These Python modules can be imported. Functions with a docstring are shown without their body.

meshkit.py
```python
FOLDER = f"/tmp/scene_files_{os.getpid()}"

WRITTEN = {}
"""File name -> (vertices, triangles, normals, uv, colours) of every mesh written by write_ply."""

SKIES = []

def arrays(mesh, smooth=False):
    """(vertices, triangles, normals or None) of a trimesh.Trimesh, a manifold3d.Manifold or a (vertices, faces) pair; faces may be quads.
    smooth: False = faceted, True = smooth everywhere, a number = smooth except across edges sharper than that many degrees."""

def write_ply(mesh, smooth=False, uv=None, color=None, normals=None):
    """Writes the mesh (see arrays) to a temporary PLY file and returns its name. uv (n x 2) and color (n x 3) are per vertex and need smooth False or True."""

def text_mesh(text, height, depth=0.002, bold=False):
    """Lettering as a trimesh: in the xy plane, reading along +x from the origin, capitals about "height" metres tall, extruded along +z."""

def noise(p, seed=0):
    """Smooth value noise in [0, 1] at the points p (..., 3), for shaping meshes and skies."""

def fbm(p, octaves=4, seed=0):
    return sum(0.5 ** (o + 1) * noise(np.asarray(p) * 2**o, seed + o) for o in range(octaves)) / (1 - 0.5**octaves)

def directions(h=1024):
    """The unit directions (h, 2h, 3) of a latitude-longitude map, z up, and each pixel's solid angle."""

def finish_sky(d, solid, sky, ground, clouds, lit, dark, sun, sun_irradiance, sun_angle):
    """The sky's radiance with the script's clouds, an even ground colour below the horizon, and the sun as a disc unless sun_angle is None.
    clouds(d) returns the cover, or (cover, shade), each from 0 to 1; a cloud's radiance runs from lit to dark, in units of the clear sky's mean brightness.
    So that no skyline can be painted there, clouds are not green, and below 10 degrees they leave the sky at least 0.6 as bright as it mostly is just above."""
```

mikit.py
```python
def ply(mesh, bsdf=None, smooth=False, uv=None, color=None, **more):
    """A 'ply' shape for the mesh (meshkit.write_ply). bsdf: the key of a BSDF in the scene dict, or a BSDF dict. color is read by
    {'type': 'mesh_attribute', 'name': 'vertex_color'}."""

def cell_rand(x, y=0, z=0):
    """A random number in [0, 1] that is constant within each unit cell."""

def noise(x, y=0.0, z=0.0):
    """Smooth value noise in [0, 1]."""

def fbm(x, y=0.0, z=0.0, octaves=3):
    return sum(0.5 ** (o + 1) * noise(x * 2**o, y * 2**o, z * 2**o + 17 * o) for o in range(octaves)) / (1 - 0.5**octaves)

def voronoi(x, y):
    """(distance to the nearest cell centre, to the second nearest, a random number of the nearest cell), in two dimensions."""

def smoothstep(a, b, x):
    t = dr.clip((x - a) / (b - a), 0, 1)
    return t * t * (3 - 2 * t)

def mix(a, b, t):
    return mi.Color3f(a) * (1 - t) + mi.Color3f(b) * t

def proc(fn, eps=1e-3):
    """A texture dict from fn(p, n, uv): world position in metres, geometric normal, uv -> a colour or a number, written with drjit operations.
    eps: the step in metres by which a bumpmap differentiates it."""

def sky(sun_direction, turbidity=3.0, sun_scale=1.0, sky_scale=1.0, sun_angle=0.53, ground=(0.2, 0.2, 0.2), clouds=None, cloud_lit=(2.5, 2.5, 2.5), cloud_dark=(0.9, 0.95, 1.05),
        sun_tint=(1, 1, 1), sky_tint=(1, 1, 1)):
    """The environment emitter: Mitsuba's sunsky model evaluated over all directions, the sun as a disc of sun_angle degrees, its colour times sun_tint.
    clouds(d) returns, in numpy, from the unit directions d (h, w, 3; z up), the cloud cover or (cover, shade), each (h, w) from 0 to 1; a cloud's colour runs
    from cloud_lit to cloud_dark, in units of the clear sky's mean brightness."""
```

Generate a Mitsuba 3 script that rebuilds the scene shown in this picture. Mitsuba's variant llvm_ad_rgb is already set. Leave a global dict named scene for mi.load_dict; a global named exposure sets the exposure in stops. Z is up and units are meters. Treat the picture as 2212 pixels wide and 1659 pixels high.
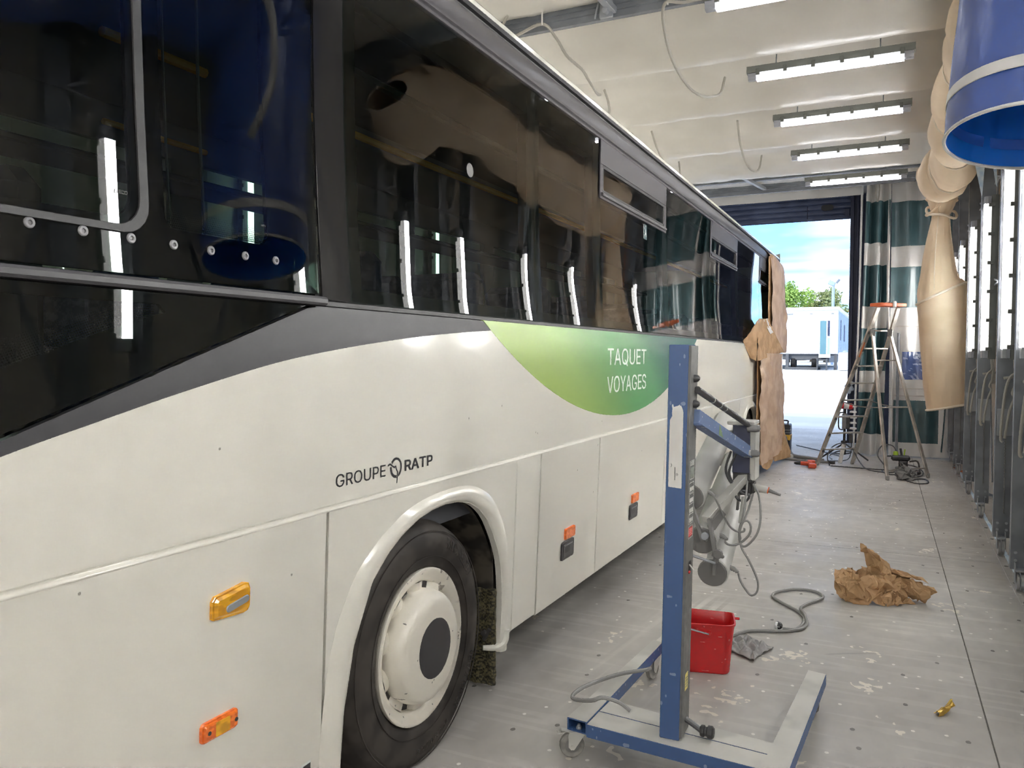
import math, numpy as np, trimesh, shapely, mitsuba as mi, drjit as dr
import mikit, meshkit
from mikit import noise, fbm, voronoi, cell_rand, smoothstep, mix
from shapely.geometry import Polygon, box as sbox, LineString, Point
from scipy.spatial import cKDTree

scene = {'type': 'scene'}
labels = {}
rng = np.random.default_rng(7)

# ------------------------------------------------------------------ camera, sky, sun, exposure
exposure = 1.25
LAMP = 46.0            # radiance of the fluorescent diffusers
YAW, PITCH, ROLL = math.radians(25.8), math.radians(-2.06), math.radians(0.2)
CAM = np.array([0, 0, 1.62])
_F = np.array([-math.sin(YAW) * math.cos(PITCH), math.cos(YAW) * math.cos(PITCH), math.sin(PITCH)])
_R = np.array([math.cos(YAW), math.sin(YAW), 0])
_U = np.cross(_R, _F)
_U = math.cos(ROLL) * _U - math.sin(ROLL) * _R
scene['camera'] = {'type': 'perspective', 'fov_axis': 'x', 'fov': math.degrees(2 * math.atan(1106 / 1715.0)), 'near_clip': 0.05, 'far_clip': 500,
                   'to_world': mi.ScalarTransform4f().look_at(origin=CAM.tolist(), target=(CAM + _F).tolist(), up=_U.tolist())}


def _clouds(d):
    p = d / np.maximum(d[..., 2:3], 0.06)
    c = meshkit.fbm(np.concatenate([p[..., :2] * 0.9, 0 * p[..., :1] + 3.0], -1), 5, 3)
    return np.clip((c - 0.33) * 4.0, 0, 1) * 0.93


scene['sky'] = mikit.sky((-0.40, -0.72, 0.52), turbidity=2.6, sun_scale=1.0, sky_scale=3.6, ground=(0.35, 0.35, 0.35), clouds=_clouds,
                         cloud_lit=(1.75, 2.1, 2.7), cloud_dark=(1.5, 1.6, 1.8), sky_tint=(0.62, 0.95, 1.5), sun_tint=(0.80, 0.94, 1.2))


# ------------------------------------------------------------------ helpers
def numbered(key):
    if key not in scene and key not in labels and not any(k.startswith(key + '__') for k in scene):
        return key
    n = 1
    while True:
        k = f'{key}_{n:03d}'
        if k not in scene and k not in labels and not any(q.startswith(k + '__') for q in scene):
            return k
        n += 1


def thing(name, label, cat, group=None, kind=None):
    key = numbered(name)
    labels[key] = {'label': label, 'category': cat}
    if group: labels[key]['group'] = group
    if kind: labels[key]['kind'] = kind
    return key


def struct(name, label=None):
    key = numbered(name)
    labels[key] = {'kind': 'structure'}
    if label: labels[key]['label'] = label
    return key


def part(parent, name, mesh, mat, smooth=35, label=None, kind=None, **kw):
    key = numbered(parent + '__' + name)
    scene[key] = mikit.ply(mesh, mat, smooth=smooth, **kw)
    if label or kind:
        labels[key] = {}
        if label: labels[key]['label'] = label
        if kind: labels[key]['kind'] = kind
    return key


def solo(key, mesh, mat, smooth=35, **kw):
    scene[key] = mikit.ply(mesh, mat, smooth=smooth, **kw)
    return key


def cat_(*ms):
    ms = [m for m in ms if m is not None]
    return trimesh.util.concatenate(ms)


def hull(pts):
    return trimesh.convex.convex_hull(np.asarray(pts, float))


def bx(x0, x1, y0, y1, z0, z1, b=0.003):
    b = min(b, (x1 - x0) / 2.05, (y1 - y0) / 2.05, (z1 - z0) / 2.05)
    pts = []
    for x, sx in ((x0, 1), (x1, -1)):
        for y, sy in ((y0, 1), (y1, -1)):
            for z, sz in ((z0, 1), (z1, -1)):
                pts += [(x + sx * b, y + sy * b, z), (x + sx * b, y, z + sz * b), (x, y + sy * b, z + sz * b)]
    return hull(pts)


def beam(a, c, w, h, b=0.003, up=(0, 0, 1), roll=0):
    """A bevelled bar from a to c, w wide (sideways) and h high."""
    a, c = np.array(a, float), np.array(c, float)
    L = np.linalg.norm(c - a)
    m = bx(-w / 2, w / 2, 0, L, -h / 2, h / 2, b)
    y = (c - a) / L
    x = np.cross(y, up); x /= np.linalg.norm(x)
    z = np.cross(x, y)
    M = np.eye(4); M[:3, 0], M[:3, 1], M[:3, 2], M[:3, 3] = x, y, z, a
    m.apply_transform(M)
    return m


def crom(pts, n=8, closed=False):
    p = np.asarray(pts, float)
    if len(p) == 2: return np.linspace(p[0], p[1], n + 1)
    q = np.vstack([p[-1], p, p[0], p[1]]) if closed else np.vstack([2 * p[0] - p[1], p, 2 * p[-1] - p[-2]])
    out = []
    for i in range(len(q) - 3):
        t = np.linspace(0, 1, n, endpoint=False)[:, None]
        a, b, c, d = q[i:i + 4]
        out.append(0.5 * (2 * b + (c - a) * t + (2 * a - 5 * b + 4 * c - d) * t ** 2 + (3 * b - a - 3 * c + d) * t ** 3))
    out = np.vstack(out)
    return out if closed else np.vstack([out, p[-1]])


def tube(pts, r, sides=8, n=8, smooth=True, caps=True):
    p = crom(pts, n) if smooth else np.asarray(pts, float)
    keep = np.r_[True, np.linalg.norm(np.diff(p, axis=0), axis=1) > 1e-6]
    p = p[keep]
    r = np.broadcast_to(np.asarray(r, float), (len(p),)) if np.ndim(r) == 0 or len(np.atleast_1d(r)) == len(p) else np.interp(np.linspace(0, 1, len(p)), np.linspace(0, 1, len(r)), r)
    t = np.gradient(p, axis=0); t /= np.linalg.norm(t, axis=1, keepdims=True) + 1e-12
    a = np.cross(t[0], [0, 0, 1.0] if abs(t[0][2]) < 0.9 else [1.0, 0, 0]); a /= np.linalg.norm(a)
    A = [a]
    for i in range(1, len(p)):
        a = A[-1] - t[i] * (A[-1] @ t[i]); A.append(a / (np.linalg.norm(a) + 1e-12))
    A = np.array(A); B = np.cross(t, A)
    ang = np.arange(sides) * 2 * np.pi / sides
    v = p[:, None] + r[:, None, None] * (np.cos(ang)[None, :, None] * A[:, None] + np.sin(ang)[None, :, None] * B[:, None])
    i, j = np.meshgrid(np.arange(len(p) - 1), np.arange(sides), indexing='ij')
    q = np.stack([i * sides + j, i * sides + (j + 1) % sides, (i + 1) * sides + (j + 1) % sides, (i + 1) * sides + j], -1).reshape(-1, 4)
    f = np.vstack([q[:, [0, 1, 2]], q[:, [0, 2, 3]]])
    v = v.reshape(-1, 3)
    if caps:
        n0, m = len(v), len(p) - 1
        v = np.vstack([v, p[0], p[-1]])
        k = np.arange(sides)
        f = np.vstack([f, np.stack([np.full(sides, n0), (k + 1) % sides, k], -1), np.stack([np.full(sides, n0 + 1), m * sides + k, m * sides + (k + 1) % sides], -1)])
    return trimesh.Trimesh(v, f, process=False)


def grid(P, closed_u=False, flip=False):
    """P (nu, nv, 3) -> open surface"""
    nu, nv = P.shape[:2]
    iu = np.arange(nu if closed_u else nu - 1)
    i, j = np.meshgrid(iu, np.arange(nv - 1), indexing='ij')
    i2 = (i + 1) % nu
    q = np.stack([i * nv + j, i2 * nv + j, i2 * nv + j + 1, i * nv + j + 1], -1).reshape(-1, 4)
    f = np.vstack([q[:, [0, 1, 2]], q[:, [0, 2, 3]]])
    if flip: f = f[:, ::-1]
    return trimesh.Trimesh(P.reshape(-1, 3), f, process=False)


def thick(m, t):
    """give an open surface a thickness t along -normal"""
    n = m.vertex_normals
    k = len(m.vertices)
    v = np.vstack([m.vertices, m.vertices - n * t])
    e = m.edges
    es = np.sort(e, axis=1)
    _, idx, cnt = np.unique(es, axis=0, return_index=True, return_counts=True)
    be = e[idx[cnt == 1]]
    side = np.vstack([np.stack([be[:, 1], be[:, 0], be[:, 0] + k], -1), np.stack([be[:, 1], be[:, 0] + k, be[:, 1] + k], -1)])
    return trimesh.Trimesh(v, np.vstack([m.faces, m.faces[:, ::-1] + k, side]), process=False)


def lathe(prof, n=32, o=(0, 0, 0), axis='z', a0=0.0, a1=2 * math.pi):
    """prof: (r, h) list; revolved about axis at o"""
    full = abs(a1 - a0 - 2 * math.pi) < 1e-6
    ang = np.linspace(a0, a1, n + (0 if full else 1), endpoint=not full)
    pr = np.asarray(prof, float)
    r, h = pr[:, 0], pr[:, 1]
    c, s = np.cos(ang)[:, None], np.sin(ang)[:, None]
    X, Y, Z = r * c, r * s, np.broadcast_to(h, (len(ang), len(h)))
    if axis == 'z': P = np.stack([X, Y, Z], -1)
    elif axis == 'x': P = np.stack([Z, X, Y], -1)
    else: P = np.stack([Y, Z, X], -1)
    return grid(P + np.array(o), closed_u=full)


def ext(poly, h, b=0.0):
    """shapely polygon -> extruded solid 0..h (top edge chamfered by b when the ring count allows)"""
    if isinstance(poly, (list, tuple)): poly = Polygon(poly)
    geoms = getattr(poly, 'geoms', [poly])
    out = []
    for g in geoms:
        if b <= 0:
            out.append(trimesh.creation.extrude_polygon(g, h, engine='earcut'))
            continue
        g = shapely.geometry.polygon.orient(g)
        inn = g.buffer(-b, join_style=2, mitre_limit=5)
        if inn.geom_type != 'Polygon' or inn.is_empty:
            out.append(trimesh.creation.extrude_polygon(g, h, engine='earcut')); continue
        low = trimesh.creation.extrude_polygon(g, h - b, engine='earcut')
        top = trimesh.creation.extrude_polygon(inn, h, engine='earcut')
        rings = [(g.exterior, inn.exterior)] + list(zip(g.interiors, inn.interiors)) if len(g.interiors) == len(inn.interiors) else [(g.exterior, inn.exterior)]
        sk = []
        for ra, rb in rings:
            a = np.array(ra.coords)[:-1]; q = np.array(rb.coords)[:-1]
            tr = cKDTree(q); _, ix = tr.query(a)
            n = len(a)
            v = np.vstack([np.c_[a, np.full(n, h - b)], np.c_[q[ix], np.full(n, h)]])
            k = np.arange(n); k2 = (k + 1) % n
            f = np.vstack([np.stack([k, k2, n + k2], -1), np.stack([k, n + k2, n + k], -1)])
            sk.append(trimesh.Trimesh(v, f, process=False))
        out.append(trimesh.util.concatenate([low, top] + sk))
    return trimesh.util.concatenate(out) if len(out) > 1 else out[0]


def place(m, M):
    m = m.copy(); m.apply_transform(np.asarray(M, float)); return m


def frame(o, x, y, z=None):
    x, y = np.array(x, float), np.array(y, float)
    x /= np.linalg.norm(x); y = y - x * (x @ y); y /= np.linalg.norm(y)
    z = np.cross(x, y)
    M = np.eye(4); M[:3, 0], M[:3, 1], M[:3, 2], M[:3, 3] = x, y, z, o
    return M


def disc(o, nrm, r, t, n=20, b=0.0):
    z = np.array(nrm, float); z /= np.linalg.norm(z)
    x = np.cross(z, [0, 0, 1.0] if abs(z[2]) < 0.9 else [1.0, 0, 0])
    m = lathe([(0, 0), (r, 0), (r, t - b), (r - b, t), (0, t)], n)
    return place(m, frame(o, x, np.cross(z, x)))


def rrect(x0, x1, y0, y1, r, n=5):
    return sbox(x0 + r, y0 + r, x1 - r, y1 - r).buffer(r, quad_segs=n)


def text_to(txt, w, h, depth=0.002, bold=False):
    """lettering scaled to exactly w x h, lower left corner at the origin"""
    m = meshkit.text_mesh(txt, h, depth, bold)
    a, c = m.bounds
    m.apply_translation([-a[0], -a[1], -a[2]])
    m.apply_transform(np.diag([w / (c[0] - a[0]), h / (c[1] - a[1]), depth / (c[2] - a[2]), 1]))
    return m


def lin(r, g=None, b=None):
    v = np.array([r, g, b] if g is not None else [r, r, r], float) / 255
    return [float(x) for x in np.where(v <= 0.04045, v / 12.92, ((v + 0.055) / 1.055) ** 2.4)]


# ------------------------------------------------------------------ materials
def mat(key, color, rough=0.5, metal=0.0, spec=0.5, clear=0.0, clear_gloss=0.9, sheen=0.0, bump=None, bump_scale=0.001, eps=1e-3):
    d = {'type': 'principled', 'base_color': {'type': 'rgb', 'value': color} if isinstance(color, (list, tuple)) else color,
         'roughness': rough if isinstance(rough, (int, float, dict)) else rough, 'metallic': metal, 'specular': spec}
    if clear: d.update(clearcoat=clear, clearcoat_gloss=clear_gloss)
    if sheen: d.update(sheen=sheen)
    if bump is not None:
        d = {'type': 'bumpmap', 'arbitrary': mikit.proc(bump, eps), 'bsdf': d, 'scale': bump_scale}
    scene[key] = {'type': 'twosided', 'bsdf': d}
    return key


def blotch(c0, c1, s, o=3, lo=0.35, hi=0.65):
    def fn(p, n, uv): return mix(c0, c1, smoothstep(lo, hi, fbm(p.x * s, p.y * s, p.z * s, o)))
    return mikit.proc(fn)


def floor_color(p, n, uv):
    a = fbm(p.x * 0.9, p.y * 0.7, 1.0, 4)
    c = mix((0.275, 0.262, 0.243), (0.365, 0.352, 0.330), smoothstep(0.3, 0.7, a))
    g = fbm(p.x * 14, p.y * 9, 3.0, 3)
    c = c * (0.90 + 0.2 * g)
    sc = noise(p.x * 3.0 + 4.0 * noise(p.x, p.y * 0.5), p.y * 30.0)          # fine scuffing along the lane
    c = mix(c, c * 1.16, smoothstep(0.66, 0.8, sc) * 0.6)
    # dried filler splashes: crisp edged cream patches, most of them where the photograph has them
    d1, d2, r1 = voronoi(p.x * 5.5 + fbm(p.x * 13, p.y * 13) * 1.6, p.y * 3.6 + fbm(p.y * 14, p.x * 12) * 1.4)
    near = smoothstep(0.95, 0.15, dr.sqrt(dr.square(p.x + 0.42) * 2.2 + dr.square((p.y - 4.25) * 0.9)))
    dens = 0.05 + 0.55 * near
    spl = dr.select((r1 < dens) & (d1 < 0.16 + 0.26 * r1), 1.0, 0.0) * smoothstep(0.34, 0.44, fbm(p.x * 30, p.y * 22, 5.0))
    c = mix(c, (0.56, 0.52, 0.45), spl * 0.8)
    e1, e2, r2 = voronoi(p.x * 9.0, p.y * 8.0)
    c = mix(c, (0.62, 0.60, 0.56), dr.select((r2 < 0.22) & (e1 < 0.075), 0.75, 0.0))
    h1, h2, r3 = voronoi(p.x * 4.3 + 7, p.y * 3.1 + 2)
    c = mix(c, (0.06, 0.055, 0.05), dr.select((r3 < 0.2) & (h1 < 0.045), 0.8, 0.0))
    # chalky tyre and drag tracks beside the bus
    tr = dr.exp(-dr.square((p.x + 1.18 - 0.10 * (p.y - 4)) * 7.0)) * smoothstep(3.2, 3.8, p.y) * smoothstep(5.6, 4.8, p.y)
    st = noise(p.x * 46 - p.y * 4.6, p.y * 1.2)
    c = mix(c, (0.52, 0.50, 0.46), tr * smoothstep(0.5, 0.75, st) * 0.75)
    # dark rubber arcs
    rr = dr.sqrt(dr.square(p.x - 0.55) + dr.square(p.y - 3.3))
    arc = smoothstep(0.02, 0.0, dr.abs(rr - 1.55)) * smoothstep(0.45, 0.6, noise(p.x * 5, p.y * 5)) * smoothstep(-0.2, 0.2, p.x + 0.5)
    c = mix(c, (0.17, 0.165, 0.16), arc * 0.5)
    return c


mat('m_floor', mikit.proc(floor_color), rough=mikit.proc(lambda p, n, uv: 0.36 + 0.22 * fbm(p.x * 2.2, p.y * 2.2, 0.0, 3) + 0.06 * noise(p.x * 20, p.y * 26)), spec=0.5,
    bump=lambda p, n, uv: fbm(p.x * 16, p.y * 16, 0.0, 3), bump_scale=0.004)
mat('m_joint', [0.10, 0.095, 0.083], 0.9)
mat('m_asphalt', blotch((0.50, 0.49, 0.47), (0.62, 0.61, 0.59), 0.6), 0.85)
mat('m_yard', blotch((0.50, 0.49, 0.47), (0.62, 0.61, 0.59), 0.6), 0.85)
mat('m_ceil', blotch((0.52, 0.495, 0.445), (0.57, 0.545, 0.495), 2.0), 0.30, spec=0.5,
    bump=lambda p, n, uv: fbm(p.x * 5, p.y * 9, p.z * 5, 3), bump_scale=0.006, eps=4e-3)
mat('m_wallfab', blotch((0.60, 0.57, 0.51), (0.66, 0.63, 0.57), 1.7), 0.5, bump=lambda p, n, uv: fbm(p.y * 9, p.z * 3, 0.0, 3), bump_scale=0.006, eps=4e-3)
mat('m_steel', blotch((0.115, 0.125, 0.14), (0.155, 0.168, 0.185), 6.0), 0.45, metal=0.2)
mat('m_steel_light', [0.26, 0.275, 0.295], 0.4, metal=0.3)
mat('m_pale_blue', blotch((0.55, 0.70, 0.86), (0.74, 0.84, 0.93), 18.0), 0.5)  # holds the daylight colour of the rail strip; also the plastic corners
mat('m_lamp_housing', [0.125, 0.132, 0.120], 0.45)
mat('m_lamp_clip', [0.085, 0.09, 0.08], 0.5)
scene['m_lamp_cap'] = {'type': 'twosided', 'bsdf': {'type': 'principled', 'base_color': {'type': 'rgb', 'value': [0.30, 0.31, 0.34]}, 'roughness': 0.2, 'specular': 0.6}}
mat('m_diffuser', [0.8, 0.8, 0.8], 0.4)
mat('m_cable', [0.30, 0.285, 0.25], 0.5)
mat('m_cable_dark', [0.035, 0.037, 0.04], 0.45)
mat('m_cable_grey', [0.15, 0.15, 0.145], 0.5)
mat('m_black', [0.012, 0.012, 0.013], 0.45)
mat('m_black_gloss', [0.008, 0.008, 0.009], 0.05, spec=0.5)
mat('m_chrome', [0.62, 0.62, 0.62], 0.18, metal=1.0)
mat('m_alu', blotch((0.30, 0.28, 0.25), (0.44, 0.42, 0.39), 9.0), 0.38, metal=0.6)
mat('m_orange', [0.62, 0.13, 0.04], 0.45)
# bus
def bus_white_fn(p, n, uv):
    c = mix((0.735, 0.712, 0.64), (0.755, 0.732, 0.66), fbm(p.y * 3, p.z * 3, 0.0, 2))
    d1, d2, r = voronoi(p.y * 7.0, p.z * 7.0)
    return mix(c, (0.13, 0.11, 0.08), dr.select((r < 0.07) & (d1 < 0.028), 0.7, 0.0))
mat('m_bus_white', mikit.proc(bus_white_fn), 0.13, spec=0.5, bump=lambda p, n, uv: fbm(p.y * 60, p.z * 60, 0.0, 2), bump_scale=0.00006, eps=3e-3)
mat('m_bus_dark', [0.026, 0.026, 0.029], 0.36, spec=0.42)
def decal_fn(p, n, uv):
    u = (p.y - 3.12) / 4.2 - 0.18 * (1.78 - p.z) / 0.55
    c = mix((0.34, 0.47, 0.125), (0.085, 0.235, 0.095), smoothstep(0.02, 0.42, u))
    return mix(c, (0.022, 0.075, 0.062), smoothstep(0.40, 0.72, u))
mat('m_decal', mikit.proc(decal_fn), 0.24, spec=0.5, bump=lambda p, n, uv: noise(p.y * 170, p.z * 170), bump_scale=0.00012, eps=2e-3)
mat('m_letter_white', [0.75, 0.78, 0.74], 0.35)
mat('m_letter_black', [0.012, 0.012, 0.014], 0.35)
mat('m_satin', [0.060, 0.057, 0.062], 0.38, metal=0.5)
mat('m_bolt', [0.16, 0.16, 0.165], 0.35, metal=0.5)
scene['m_glass'] = {'type': 'thindielectric', 'int_ior': 1.52, 'specular_transmittance': {'type': 'rgb', 'value': [0.11, 0.15, 0.13]}}
scene['m_clear'] = {'type': 'thindielectric', 'int_ior': 1.5}
mat('m_tyre', blotch((0.0115, 0.0100, 0.0090), (0.026, 0.0225, 0.0195), 11.0), 0.62, spec=0.25)
def hub_fn(p, n, uv):
    c = mix((0.66, 0.625, 0.545), (0.70, 0.665, 0.585), fbm(p.y * 8, p.z * 8, 0.0, 2))
    g = fbm(p.y * 55, p.z * 55, p.x * 30, 3)
    reg = smoothstep(0.56, 0.70, fbm(p.y * 7 + 3.3, p.z * 6 + 1.0, 0.0, 2))
    c = mix(c, (0.10, 0.085, 0.07), smoothstep(0.58, 0.66, g) * reg * 0.8)
    d1, d2, r = voronoi(p.y * 34, p.z * 34)
    return mix(c, (0.05, 0.045, 0.04), dr.select((r < 0.10) & (d1 < 0.11), 0.8, 0.0))
mat('m_hub', mikit.proc(hub_fn), 0.27)
mat('m_amber', mikit.proc(lambda p, n, uv: mix((0.50, 0.22, 0.008), (0.72, 0.36, 0.01), smoothstep(0.3, 0.7, noise(p.y * 40, p.z * 90)))), 0.14, spec=0.6)
mat('m_reflector', mikit.proc(lambda p, n, uv: mix((0.55, 0.095, 0.012), (0.74, 0.17, 0.02), smoothstep(0.35, 0.65, noise(p.y * 120, p.z * 120)))), 0.16, spec=0.6)
mat('m_mudflap', blotch((0.012, 0.011, 0.008), (0.075, 0.065, 0.03), 120.0, 2), 0.9)
mat('m_under', [0.022, 0.021, 0.020], 0.85)
mat('m_arch_liner', blotch((0.012, 0.011, 0.010), (0.05, 0.043, 0.033), 14.0), 0.6)
mat('m_int_dark', [0.035, 0.037, 0.043], 0.8)
mat('m_int_grey', [0.10, 0.10, 0.105], 0.7)
mat('m_seat', blotch((0.03, 0.04, 0.09), (0.06, 0.07, 0.13), 30), 0.9)
mat('m_yellow', [0.62, 0.33, 0.03], 0.35)
# cloths and papers
mat('m_beige', blotch((0.58, 0.445, 0.305), (0.63, 0.495, 0.35), 3.0), 0.8, sheen=0.3, bump=lambda p, n, uv: fbm(p.x * 14, p.y * 14, p.z * 5, 3), bump_scale=0.004, eps=4e-3)
mat('m_beige_seam', [0.62, 0.53, 0.42], 0.75)
mat('m_blue_out', blotch((0.018, 0.042, 0.155), (0.028, 0.056, 0.195), 3.0), 0.36, spec=0.5, bump=lambda p, n, uv: fbm(p.x * 18, p.y * 18, p.z * 7, 3), bump_scale=0.008, eps=4e-3)
mat('m_blue_in', [0.008, 0.105, 0.44], 0.5, bump=lambda p, n, uv: fbm(p.x * 22, p.y * 22, p.z * 6, 3), bump_scale=0.008, eps=4e-3)
mat('m_blue_band', [0.012, 0.05, 0.24], 0.5)
mat('m_grey_trim', [0.50, 0.48, 0.45], 0.5)
mat('m_kraft', blotch((0.31, 0.185, 0.088), (0.38, 0.235, 0.12), 9.0), 0.72, bump=lambda p, n, uv: fbm(p.x * 26, p.y * 26, p.z * 26, 3), bump_scale=0.006)
mat('m_film', blotch((0.42, 0.285, 0.20), (0.50, 0.36, 0.26), 5.0), 0.5, clear=1.0, clear_gloss=0.96, bump=lambda p, n, uv: fbm(p.x * 22, p.y * 16, p.z * 5, 3), bump_scale=0.02, eps=4e-3)
mat('m_curtain_white', blotch((0.55, 0.54, 0.52), (0.62, 0.61, 0.59), 2.0), 0.45, spec=0.4)
mat('m_curtain_green', blotch((0.022, 0.048, 0.055), (0.030, 0.062, 0.070), 3.0), 0.3, spec=0.5)
mat('m_curtain_window', mikit.proc(lambda p, n, uv: mix((0.05, 0.08, 0.20), (0.30, 0.35, 0.48), smoothstep(0.64, 0.72, fbm(p.x * 14 + p.z * 9, p.z * 20, 2.0, 3)))), 0.15, spec=0.6)
mat('m_navy', blotch((0.030, 0.042, 0.085), (0.055, 0.072, 0.13), 3.0), 0.5)
mat('m_navy_dark', [0.018, 0.022, 0.05], 0.5)
mat('m_strap', [0.40, 0.12, 0.04], 0.6)
# stand
def blue_fn(p, n, uv):
    c = mix((0.022, 0.052, 0.135), (0.030, 0.066, 0.165), fbm(p.x * 5, p.y * 5, p.z * 3, 3))
    s = noise(p.x * 60, p.y * 60, p.z * 34)
    c = mix(c, (0.22, 0.26, 0.33), smoothstep(0.86, 0.92, s) * 0.6)
    return c
mat('m_stand_blue', mikit.proc(blue_fn), 0.42)
mat('m_stand_arm', mikit.proc(lambda p, n, uv: mix(mix((0.06, 0.10, 0.20), (0.085, 0.125, 0.23), fbm(p.x * 8, p.y * 8, p.z * 8)), (0.45, 0.46, 0.48), smoothstep(0.84, 0.9, noise(p.x * 70, p.y * 70, p.z * 70)) * 0.8)), 0.5)
mat('m_stand_grey', mikit.proc(lambda p, n, uv: mix((0.055, 0.056, 0.055), (0.085, 0.085, 0.082), fbm(p.x * 9, p.y * 9, p.z * 5)) * (0.85 + 0.3 * noise(p.z * 55, p.y * 55)) + 0.0), 0.5)
mat('m_dust_grey', blotch((0.36, 0.355, 0.33), (0.45, 0.44, 0.41), 6.0), 0.65)
mat('m_mid_grey', [0.115, 0.113, 0.11], 0.55)
mat('m_ir_shell', blotch((0.37, 0.37, 0.35), (0.46, 0.455, 0.435), 4.0), 0.5)
mat('m_rubber', blotch((0.10, 0.097, 0.09), (0.19, 0.185, 0.17), 20.0), 0.7)
mat('m_label', blotch((0.62, 0.61, 0.585), (0.69, 0.68, 0.655), 8.0), 0.6)
mat('m_label_yellow', [0.62, 0.52, 0.16], 0.5)
mat('m_display', [0.20, 0.22, 0.20], 0.3)
mat('m_red', [0.42, 0.01, 0.012], 0.35)
mat('m_bucket', mikit.proc(lambda p, n, uv: mix(mix((0.36, 0.004, 0.006), (0.29, 0.010, 0.010), fbm(p.x * 12, p.y * 12, p.z * 12)), (0.5, 0.2, 0.18), smoothstep(0.86, 0.92, noise(p.x * 60, p.y * 60, p.z * 60)) * 0.6)), 0.33)
mat('m_rag', blotch((0.22, 0.215, 0.215), (0.31, 0.305, 0.30), 30.0), 0.95)
mat('m_gold', [0.62, 0.40, 0.10], 0.25, metal=0.8)
mat('m_green_dot', [0.10, 0.16, 0.07], 0.6)
mat('m_lime', [0.35, 0.50, 0.03], 0.5)
mat('m_drill', [0.38, 0.05, 0.02], 0.5)
mat('m_yellow_tool', [0.60, 0.33, 0.03], 0.5)
mat('m_white', [0.78, 0.78, 0.78], 0.5)
mat('m_cabin', [0.74, 0.75, 0.76], 0.5)
mat('m_cabin_blue', [0.42, 0.50, 0.62], 0.5)
mat('m_pane', [0.18, 0.33, 0.36], 0.1, spec=0.7)
mat('m_bark', [0.10, 0.08, 0.06], 0.9)
for _k, _c in dict(m_leaf_green=[0.32, 0.46, 0.10], m_leaf_yellow=[0.50, 0.48, 0.17], m_leaf_olive=[0.36, 0.40, 0.18], m_leaf_orange=[0.60, 0.36, 0.16]).items():
    mat(_k, _c, 0.8)
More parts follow.
